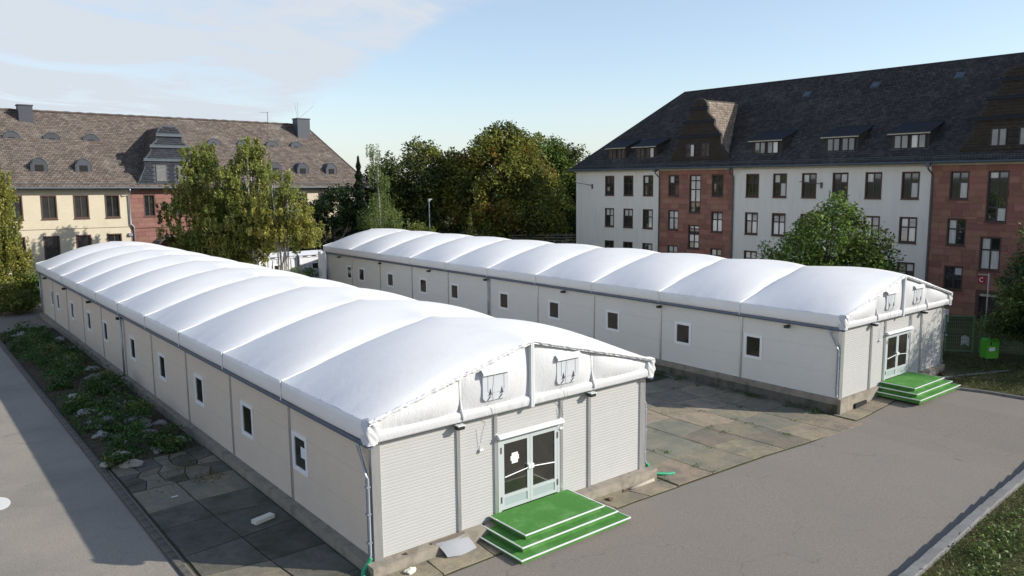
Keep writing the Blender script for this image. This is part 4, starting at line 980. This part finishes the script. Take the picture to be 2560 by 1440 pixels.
# conifers and shrubs between
def conifer(name, label, base, h, r, seed, mat='leaf_spruce', n=9000, size=.22, cat='tree', p=1.0, up=.1):
    rg = np.random.default_rng(seed); T = thing(name, label, cat, base)
    z = h*(1-rg.uniform(0, 1, n)**.62); z = np.clip(z, .3, h)
    tier = np.abs(((z/h*13) % 1)-.5)*2
    rad = r*((1-z/h)**p)*(.35+.65*tier)*np.sqrt(rg.uniform(.15, 1, n)); th = rg.uniform(0, 2*math.pi, n)
    nb = 11; th = (np.round(th/(2*math.pi)*nb)+.25*np.sin(z*9))*2*math.pi/nb+rg.normal(size=n)*.16
    P = np.stack([rad*np.cos(th), rad*np.sin(th), z-.25*rad], 1)
    dirs = np.stack([np.cos(th), np.sin(th), -.35+0*th], 1)
    link('crown', leaf_mesh('crown', P, size, mat, rg, up, .4, dirs=dirs), T)
    MB().tube([(0, 0, -.5), (0, 0, h*.97)], [.16*h/10+.03, .02], 8).build('trunk', 'bark', T, True)
    return T
conifer('spruce_tree', 'narrow dark spruce between the left barracks and the weeping birch', (29.9, 56.6, -.45), 12.5, 1.9, 31, n=30000, size=.26, p=.85)
conifer('small_conifer', 'small pale conifer poking up behind the far tent roof', (35.3, 44.6, -.5), 6.9, 1.5, 32, 'leaf_bush', 2600, .26)
tree('yew_bush', 'rounded dark evergreen bush right of the birch group', (28.2, 59.0, -.45), [(0, 0, 4.8, 2.7, 2.7, 4.3), (1.8, -1.4, 3.4, 2.6, 2.6, 3.4), (-1.6, 1.2, 3.0, 2.2, 2.2, 3.0)], [('leaf_dark', 1)], 46000, .3, (.2, 5), cat='bush', seed=33, clump=.32, density=7, shell=.7, limbs=12, flat=1.0, name_crown='foliage')
tree('hedge_bush', 'dark bush filling the gap under the spruce', (32.5, 57.5, -.45), [(0, 0, 3.0, 3.0, 3.0, 3.0), (4.0, 1.0, 2.6, 3.0, 3.0, 2.8)], [('leaf_dark', 1)], 9000, .28, (.15, 3), cat='bush', seed=34, clump=.35, density=4, limbs=8, flat=1.0, name_crown='foliage')
tree('bush', 'yellow-green bush peeping over the left part of the far tent roof', (31.9, 48.6, -.5), [(0, 0, 4.6, 1.3, 1.3, 1.4), (.9, -.8, 4.2, 1.2, 1.2, 1.2), (0, 0, 2.6, 1.6, 1.6, 2.0)], [('leaf_bush', 1)], 5000, .2, (.1, 4.5), cat='bush', seed=35, clump=.25, density=5, limbs=14, name_crown='foliage')
tree('shrub', 'leafy shrub by the far tent corner and the white container', (22.0, 51.2, -.45), [(0, 0, 1.1, .9, .9, 1.1), (.9, -.2, .8, .6, .6, .8)], [('leaf_maple', 1)], 1800, .17, (.04, 1), cat='shrub', seed=36, clump=.2, density=8, limbs=8, name_crown='foliage')
tree('shrub', 'wild grey-green shrub growing in front of the white containers', (19.4, 49.6, -.45), [(0, 0, 1.2, 1.4, 1.4, 1.2), (1.3, .6, 1.4, .5, .5, 1.5)], [('leaf_weep', 1)], 1800, .15, (.04, 1.2), cat='shrub', seed=37, clump=.2, density=6, limbs=10, name_crown='foliage')
for k, (x, y, l) in enumerate(((42.0, 66.5, 'left'), (50.0, 60.5, 'middle'), (56.0, 52.5, 'right'))):
    tree('dark_hedge_bush', f'dark understorey bush under the big trees, {l} of three', (x, y, -.4), [(0, 0, 2.6, 4.6, 4.6, 2.8), (2.5, -2.5, 2.2, 3.2, 3.2, 2.4)], [('leaf_dark', 1)], 5500, .4, (.12, 2.5), cat='bush', seed=40+k, clump=.4, density=2.5, limbs=6, flat=1.0, group='dark bushes under the big trees', name_crown='foliage')
# left shrubs at the far end of the near tent
for k, (x, y, hz, mt, l) in enumerate(((-2.4, 53.2, 2.6, 'leaf_birch_yellow', 'yellow-green shrub at the left picture edge by the birch foot'), (-.5, 54.6, 3.4, 'leaf_maple', 'green upright shrub beside the far end of the near tent'), (-1.2, 52.6, 1.5, 'leaf_bush', 'low pale shrub in front of the two taller shrubs by the near tent end'))):
    tree('shrub', l, (x, y, -.4), [(0, 0, hz*.55, 1.25, 1.25, hz*.55), (.5, .2, hz*.8, .7, .7, hz*.3)], [(mt, 3), ('leaf_birch', 1)], 4200, .18, (.06, hz*.8), cat='shrub', seed=50+k, clump=.24, density=7, limbs=10, name_crown='foliage')
# tree in front of the white barracks, beyond the far tent
tree('round_tree', 'round leafy green tree between the far tent and the white barracks', (38.3, 9.5, -.5),
     [(0, 0, 6.3, 2.3, 2.3, 2.2), (-1.5, 1.5, 4.9, 1.9, 1.9, 1.7), (1.5, -1.5, 5.0, 2.0, 2.0, 1.8), (.3, -.2, 8.0, 1.0, 1.0, 1.0), (-.2, .2, 3.9, 2.7, 2.7, 1.4)],
     [('leaf_maple', 5), ('leaf_chestnut_dark', 1)], 22000, .22, (.16, 6), seed=61, clump=.36, density=4, droop=.6, limbs=30)
# pine at the right edge
tree('pine_tree', 'bushy pine at the right picture edge above the bright green box', (38.0, -2.6, -.5),
     [(.6, -.6, 5.2, 2.1, 2.1, 2.8), (-.2, .2, 3.6, 1.8, 1.8, 2.0), (-1.3, 1.3, 2.2, .9, .9, .8), (0, -.6, 2.4, 2.0, 2.0, 1.8), (1.2, -1.4, 3.6, 2.2, 2.2, 2.6), (.2, -.6, 7.2, 1.0, 1.0, 1.3)],
     [('leaf_pine', 4), ('leaf_dark', 2)], 52000, .24, (.2, 7.5), seed=62, clump=.28, density=8, flat=.9, limbs=44, aspect=.3, up=.6)
tree('pine_tree', 'second pine standing beyond the right picture edge', (39.0, -8.4, -.5),
     [(0, 0, 5.4, 2.2, 2.2, 2.6), (.6, -.6, 3.2, 2.5, 2.5, 2.0), (0, 0, 7.8, 1.2, 1.2, 1.4)],
     [('leaf_pine', 3), ('leaf_dark', 2)], 12000, .24, (.2, 7.5), seed=63, clump=.3, density=5, flat=.9, limbs=26, aspect=.25, up=.6)
# dead branching shrub beside the birches
rg = random.Random(9); db = MB()
def twig(p, d, l, r, dep):
    q = p+d*l; db.tube([tuple(p), tuple((p+q)/2+Vector((rg.uniform(-.05, .05), rg.uniform(-.05, .05), rg.uniform(-.03, .06)))*l), tuple(q)], [r, r*.8, r*.6], 5, False)
    if dep: 
        for k in range(rg.choice((2, 3, 3))):
            e = (d+Vector((rg.uniform(-.8, .8), rg.uniform(-.8, .8), rg.uniform(-.5, .6)))).normalized(); twig(q, e, l*rg.uniform(.55, .85), r*.6, dep-1)
dt = thing('dead_shrub', 'bare grey branching dead shrub in front of the dark evergreen bush', 'shrub', (25.0, 57.2, -.4))
for k in range(5): twig(Vector((0, 0, -.2)), Vector((rg.uniform(-.1, .6), rg.uniform(-.5, .1), 1)).normalized(), 2.5, .05, 3)
db.build('branch', 'twig_grey', dt)
# planting bed: ground cover, tufts and stones
def bush_stuff(name, P, size, mat, seed, up=.5, aspect=.55, label=None):
    rgn = np.random.default_rng(seed); o = link(name, leaf_mesh(name, np.asarray(P), size, mat, rgn, up, aspect)); stuff(o)
    if label: tag(o, label, 'ground cover', None, 'stuff')
    return o
rb = np.random.default_rng(70)
pc = np.stack([rb.uniform(-3.4, -.8, 130), rb.uniform(12.8, 43.5, 130)], 1); ci = rb.integers(0, 130, 9000)
xy = pc[ci]+rb.normal(size=(9000, 2))*.28*rb.uniform(.4, 1.2, 130)[ci][:, None]; xy[:, 0] = np.clip(xy[:, 0], -3.55, -.5)
hh = (rb.uniform(.1, .95, 130)**1.5)[ci]
zz = np.array([bedz(x, y) for x, y in xy])+rb.uniform(0, 1, 9000)*hh
bush_stuff('ground_cover', np.stack([xy[:, 0], xy[:, 1], zz], 1), .15, 'leaf_bed', 71, label='low leafy ground cover growing over the shaded planting bed')
for k, (x, y, r, h, l) in enumerate(((-2.3, 27.0, 1.0, 1.3, 'large feathery green clump half way along the planting bed'), (-2.8, 36.5, .8, 1.0, 'dark leafy clump near the far end of the planting bed'), (-3.0, 20.6, .7, .7, 'leafy clump by the kerb in the planting bed'), (-1.4, 17.5, .7, .8, 'leafy clump close to the tent in the planting bed'), (-2.6, 31.8, .9, 1.1, 'tall green clump just beyond the middle of the planting bed'), (-1.3, 23.2, .8, .9, 'bushy clump against the tent wall in the planting bed'), (-3.35, 12.0, .35, .4, 'small green tuft at the near end of the planting bed'), (-1.5, 12.9, .4, .35, 'bright green tuft between stones at the near end of the bed'))):
    tree('bed_plant', l, (x, y, -.28), [(0, 0, h*.5, r, r, h*.5)], [('leaf_bed', 3), ('leaf_bush', 1)], int(1800*r), .14, (.02, h*.5), cat='plant', seed=72+k, clump=.14, density=30, limbs=6, name_crown='foliage', aspect=.35)
def rock(name, loc, s, seed, mat='stone', flat=.6):
    r = np.random.default_rng(seed); me = MB(); n, m = 10, 6
    ph = r.uniform(0, 6, 4)
    def fr(u, v):
        a = 2*math.pi*u; b = math.pi*v
        k = 1+.18*math.sin(3*a+ph[0])*math.sin(b)+.15*math.sin(2*a+ph[1]+3*b)+.1*math.sin(5*a+ph[2])*math.sin(2*b)
        q = max(abs(math.cos(a)), abs(math.sin(a)))**.4
        return (s*k*math.sin(b)*math.cos(a)/q, s*.75*k*math.sin(b)*math.sin(a)/q, s*flat*k*math.cos(b)*.7)
    o = MB().grid(fr, 14, 8).build(name, mat); o.location = loc; o.rotation_euler = (0, 0, ph[3]); return o
GR = 'loose stones in the planting bed'
rl_ = [(-2.94, 13.3, .38, 'pale flat stone standing at the near end of the planting bed'), (-2.85, 12.1, .4, 'pale slab of stone lying nearest the paving at the bed end'), (-3.5, 12.6, .28, 'pale stone against the kerb at the near end of the bed')]
for k, (x, y, s, l) in enumerate(rl_): tag(rock('stone', (x, y, -.22), s, k, 'concrete', .45), l, 'stone', GR)
for k in range(44):
    x, y = rb.uniform(-3.2, -.6), rb.uniform(13, 42)
    if k < 10: x, y = rb.uniform(-3.2, -.7), rb.uniform(12.6, 20)
    tag(rock('stone', (x, y, bedz(x, y)+.03), rb.uniform(.16, .42), 100+k), 'grey stone half hidden among the plants of the shaded bed', 'stone', GR)
# verge grass and weeds
rv = np.random.default_rng(80); n = 16000
x = rv.uniform(9, 24, n); y = np.array([rlo(v) for v in x])-.36-rv.exponential(1.6, n); h = rv.uniform(.02, .14, n)
P = np.stack([x, y, np.array([gz(v) for v in x])+.14+h], 1)
bush_stuff('verge_grass', P, .1, 'grass_blade', 81, .1, .2, 'rough grass and weeds on the verge at the lower right corner')
n = 2600; cx_ = rv.uniform(9.5, 23, 60); cy__ = np.array([rlo(v) for v in cx_])-.75-rv.uniform(0, 1.6, 60); ck = rv.integers(0, 60, n); hk = rv.uniform(.15, .55, 60)
P = np.stack([cx_[ck]+rv.normal(size=n)*.22, cy__[ck]+rv.normal(size=n)*.2, np.array([gz(v) for v in cx_[ck]])+.14+rv.uniform(0, 1, n)*hk[ck]], 1)
bush_stuff('verge_weeds', P, .13, 'leaf_pine', 82, .3, .4, 'taller leafy weeds along the kerb of the verge')
n = 9000; x = rv.uniform(30.3, 37, n); y = rv.uniform(-5, 4, n); ok = (x > 33.5) | (y < -.9)
P = np.stack([x, y, np.full(n, -.46)+rv.uniform(.02, .13, n)], 1)[ok]
bush_stuff('island_grass', P, .12, 'grass_blade', 83, .1, .3, 'short grass under the pine at the right')

# weeds in the paving joints, leaf litter on the island and by the plinth
rw_ = np.random.default_rng(90)
def litter(name, cx, cy, n, spread, h, size, mat, label, seed, up=.4):
    k = rw_.integers(0, len(cx), n); x = np.asarray(cx)[k]+rw_.normal(size=n)*spread; y = np.asarray(cy)[k]+rw_.normal(size=n)*spread
    z = np.array([gz(v) for v in x])+.04+rw_.uniform(0, h, n); bush_stuff(name, np.stack([x, y, z], 1), size, mat, seed, up, .5, label)
litter('joint_weeds', rw_.choice([10.4, 12.3, 14.3, 16.2, 18.2, 20.2], 60)+rw_.normal(size=60)*.1, rw_.uniform(-1.2, 8, 60), 900, .1, .07, .06, 'leaf_bed', 'tiny weeds in the joints of the paved yard between the tents', 91)
litter('plinth_weeds', rw_.uniform(21.9, 22.35, 40), rw_.uniform(.5, 16, 40), 1400, .12, .16, .08, 'leaf_bed', 'weeds along the foot of the far tent side wall', 92)
litter('leaf_litter', rw_.uniform(33.5, 40, 60), rw_.uniform(-1.5, 3.5, 60), 5000, .5, .02, .09, 'leaf_rust', 'brown fallen leaves by the green gate', 93, 1.5)
litter('bed_litter', rw_.uniform(-3.4, -.5, 90), rw_.uniform(9, 40, 90), 3500, .3, .05, .07, 'leaf_rust', 'dry fallen leaves on the shaded bed and paving', 94, 1.2)
# ---------------------------------------------------------------- small things about the yard
def put(o, label, cat, group=None): return tag(o, label, cat, group)
# corrugated drain hoses at the downpipe feet
def hose(name, pts, r, label):
    P = []; R = []
    for a, b in zip(pts[:-1], pts[1:]):
        n = max(2, int((Vector(b)-Vector(a)).length/.02))
        for i in range(n): P.append(tuple(Vector(a).lerp(Vector(b), i/n))); R.append(r*(1 if len(P) % 2 else .82))
    P.append(pts[-1]); R.append(r)
    return put(MB().tube(P, R, 10).build(name, 'hose_green', None, True), label, 'hose', 'green drain hoses')
hose('drain_hose', [(-.14, -.02, .12), (-.22, .0, -.02), (-.36, -.02, -.16), (-.42, -.12, -.22), (-.46, -.4, -.25)], .062, 'green corrugated drain hose at the foot of the near tent left downpipe')
hose('drain_hose', [(10.1, -.02, .1), (10.2, -.08, -.1), (10.36, -.2, -.26), (10.75, -.38, -.33), (11.0, -.45, -.34)], .06, 'green drain hose at the foot of the near tent right downpipe')
# grey rubber mat drooping over the plinth, with an old board
MB_ = MB().grid(lambda u, v: (1.62+.95*u+.12*v, -.22-.42*v-.08*math.sin(3*u), .012+.01*math.sin(5*u)-(.28*v**1.7)+.03*math.sin(4*u+2*v)*v), 14, 12)
put(MB_.build('rubber_mat', 'mat_grey', None, True), 'grey rubber mat drooping over the plinth left of the near entrance steps', 'mat')
put(MB().box(1.55, 2.6, -.2, -.12, .0, .03).build('wooden_board', 'wood_old'), 'weathered board lying on the plinth behind the grey mat', 'board')
put(rock('stone', (.75, -.2, .015), .06, 301, 'stone_brown'), 'small dark stone on the near tent plinth', 'stone')
put(rock('stone', (.62, -.62, -.24), .15, 302, 'foam'), 'pale stone on the ground below the near tent left corner', 'stone')
put(rock('stone', (7.65, -.7, -.26), .11, 303, 'stone_brown'), 'dark brown stone right of the near entrance steps', 'stone')
put(rock('stone', (8.5, -.52, -.3), .09, 304, 'stone_brown'), 'small brown stone by the plinth right of the steps', 'stone')
put(MB().tube([(8.75, -.55, -.27), (9.95, -.46, -.3)], .06, 8).build('pipe_offcut', 'concrete', None, True), 'short pale pipe lying along the plinth near the right corner', 'pipe')
b = MB().box(-.32, .32, -.12, .12, 0, .13).build('foam_block', 'foam'); b.location = (-1.05, 4.75, -.3); b.rotation_euler = (0, 0, .25); put(b, 'off-white block lying on the shaded paving beside the near tent', 'block')
put(MB().box(-2.62, -2.42, 8.22, 8.28, -.29, -.27).build('paper_scrap', 'paper'), 'small white scrap on the shaded paving', 'litter')
# crumpled cardboard by the far tent
put(MB().grid(lambda u, v: (21.9-.9*u, 10.2+.9*v+.2*u, gz(21.5)+.03+.16*abs(math.sin(5*u+2*v))*math.sin(math.pi*u)+.08*math.sin(6*v+u)*math.sin(3*v)), 8, 8).build('cardboard_sheet', 'cardboard'), 'crumpled brown cardboard on the ground beside the far tent', 'cardboard')
# grate opening in the far plinth
put(MB().box(23.7, 24.7, -.08, .012, -.72, -.48).build('vent_grate', 'dark_hole'), 'dark opening in the far tent plinth at its near corner', 'grate')
# white site containers
def container(x0, x1, y, z0, z1, d, label, ribs):
    C_ = thing('site_container', label, 'container', (x0, y, z0), 0, 'white site containers'); w = x1-x0; h = z1-z0; m = MB()
    m.box(0, w, .06, d, 0, h-.25)
    body = m.build('body', 'container_white', C_)
    if ribs:
        for i in range(int(w/.45)): MB().box(.1+i*.45, .32+i*.45, .0, .058, .15, h-.35).build('rib', 'container_white', body)
    else:
        MB().box(.02, w-.02, .03, .058, .15, h-.35).build('panel', 'container_white', body)
    MB().box(.1, w-.1, .1, d-.1, -.6, 0).build('base', 'concrete_dark', C_); MB().box(-.04, w+.04, -.03, d+.03, h-.25, h-.06).box(-.03, .1, -.02, .059, 0, h-.25).box(w-.1, w+.03, -.02, .059, 0, h-.25).build('frame', 'container_white', C_)
    MB().quad((-.1, -.12, h-.055), (w+.1, -.12, h-.055), (w+.1, d/2, h+.28), (-.1, d/2, h+.28)).quad((-.1, d+.1, h-.055), (w+.1, d+.1, h-.055), (w+.1, d/2, h+.28), (-.1, d/2, h+.28)).build('roof', 'container_white', C_)
    x = w*.58; wd = MB().box(x-.42, x+.42, -.04, .0, 1.0, 1.75).build('window', 'white_frame', C_); MB().box(x-.28, x+.28, -.05, -.041, 1.12, 1.63).build('pane', 'glass_dark', wd)
    for i in range(3): MB().box(.3+i*.9, .75+i*.9, -.036, -.031, h-.2, h-.12).build('vent_slot', 'dark_hole', C_)
container(22.1, 24.75, 54.3, .0, 2.5, 2.2, 'smooth white site container beside the far end of the far tent', False)
container(17.2, 21.95, 54.6, .0, 2.5, 2.2, 'ribbed white site container seen behind the birch trunks', True)
put(MB().box(21.9, 22.35, 49.2, 49.8, -.7, 3.15).build('white_column', 'white_frame'), 'plain white upright box column at the far corner of the far tent', 'column')
# lamp post under the big trees
L = thing('lamp_post', 'slim grey lamp post in front of the dark trees', 'lamp post', (37.6, 55.4, -.5)); MB().tube([(0, 0, 0), (0, 0, 7.7)], [.08, .05], 8).build('pole', 'zinc', L); MB().tube([(0, 0, 7.7), (0, 0, 7.95)], [.16, .1], 8).box(-.1, .35, -.1, .1, 7.86, 7.98).build('lamp_head', 'lamp_glass', L)
# back fence behind the far tent
F = thing('rail_fence', 'dark horizontal rail fence under the big trees behind the far tent', 'fence', (45.2, 50.6, -.4), -.7)
for i in range(6): MB().box(i*2.0-.04, i*2.0+.04, -.04, .04, -.4, 4.0).build('post', 'rust_metal', F)
for k in range(8): MB().box(0, 10, -.06, -.041, 1.6+k*.3, 1.72+k*.3).build('rail', 'rust_metal', F)
# green mesh gate and fence
G = thing('mesh_gate', 'green wire-mesh gate right of the far tent', 'gate', (37.1, 2.15, -.52), -.95)
for x in (0, .35, 1.75, 2.1): MB().box(x-.04, x+.04, -.04, .04, 0, 2.2).build('post', 'fence_green', G)
MB().box(.39, 1.71, -.025, .025, 2.1, 2.16).box(.39, 1.71, -.025, .025, .12, .18).box(-.0, .35, -.02, .02, 2.1, 2.15).build('frame', 'fence_green', G)
for i in range(13): MB().tube([(.4+i*.105, 0, .15), (.4+i*.105, 0, 2.12)], .006, 4).build('wire', 'fence_green', G)
for i in range(10): MB().tube([(.4, .012, .2+i*.2), (1.7, .012, .2+i*.2)], .008, 4).build('wire', 'fence_green', G)
MB().box(.28, .42, -.12, -.041, 1.0, 1.1).build('lock_box', 'zinc', G)
F2 = thing('mesh_fence', 'green wire-mesh fence behind the bright green box', 'fence', (38.4, .4, -.52), -.95)
for i in range(5): MB().box(i*2.0-.03, i*2.0+.03, -.03, .03, 0, 2.0).build('post', 'fence_green', F2)
for i in range(10): MB().tube([(0, 0, .1+i*.2), (8, 0, .1+i*.2)], .008, 4).build('wire', 'fence_green', F2)
for i in range(60): MB().tube([(.1+i*.13, .01, .05), (.1+i*.13, .01, 1.95)], .005, 4).build('wire', 'fence_green', F2)
# bright green box on legs
Bx = thing('green_box', 'bright green box on thin legs with a white label, under the pine', 'box', (36.75, -.62, -.72), -.55)
bd = MB().prism([(-.35, .45), (.35, .45), (.35, 1.4), (.28, 1.5), (-.28, 1.5), (-.35, 1.4)], lambda x, z: (x, -.25, z), lambda x, z: (x, .25, z)).build('body', 'bright_green', Bx)
MB().box(-.22, .12, -.256, -.251, .85, 1.05).build('label_plate', 'paper', bd); MB().box(-.16, -.1, -.257, -.2505, 1.15, 1.38).build('slot', 'dark_hole', bd)
for x in (-.28, .28):
    for y in (-.2, .2): MB().tube([(x, y, -.1), (x, y, .46)], .018, 6).build('leg', 'twig_grey', Bx)
put(MB().grid(lambda u, v: (38.0+.35*u, 1.3-.3*u, -.1+.5*v+.0*u+.08*math.sin(4*u)), 6, 4).build('white_sheet', 'paper', None, True), 'white sheet hanging on the fence left of the green box', 'sheet')
put(MB().box(45.0, 45.06, 2.6, 2.66, -.5, 3.3).box(45.01, 45.05, 2.661, 3.25, 3.18, 3.22).build('sign_pole', 'zinc'), 'thin grey pole with a side arm before the barracks door', 'pole')
# parked trailer-like pale load behind the gate
put(MB().box(40.6, 43.4, 4.2, 6.0, .2, 1.0).box(40.7, 43.3, 4.3, 5.9, -.5, .199).build('stacked_boards', 'container_white'), 'pale stack of boards behind the green gate', 'boards')
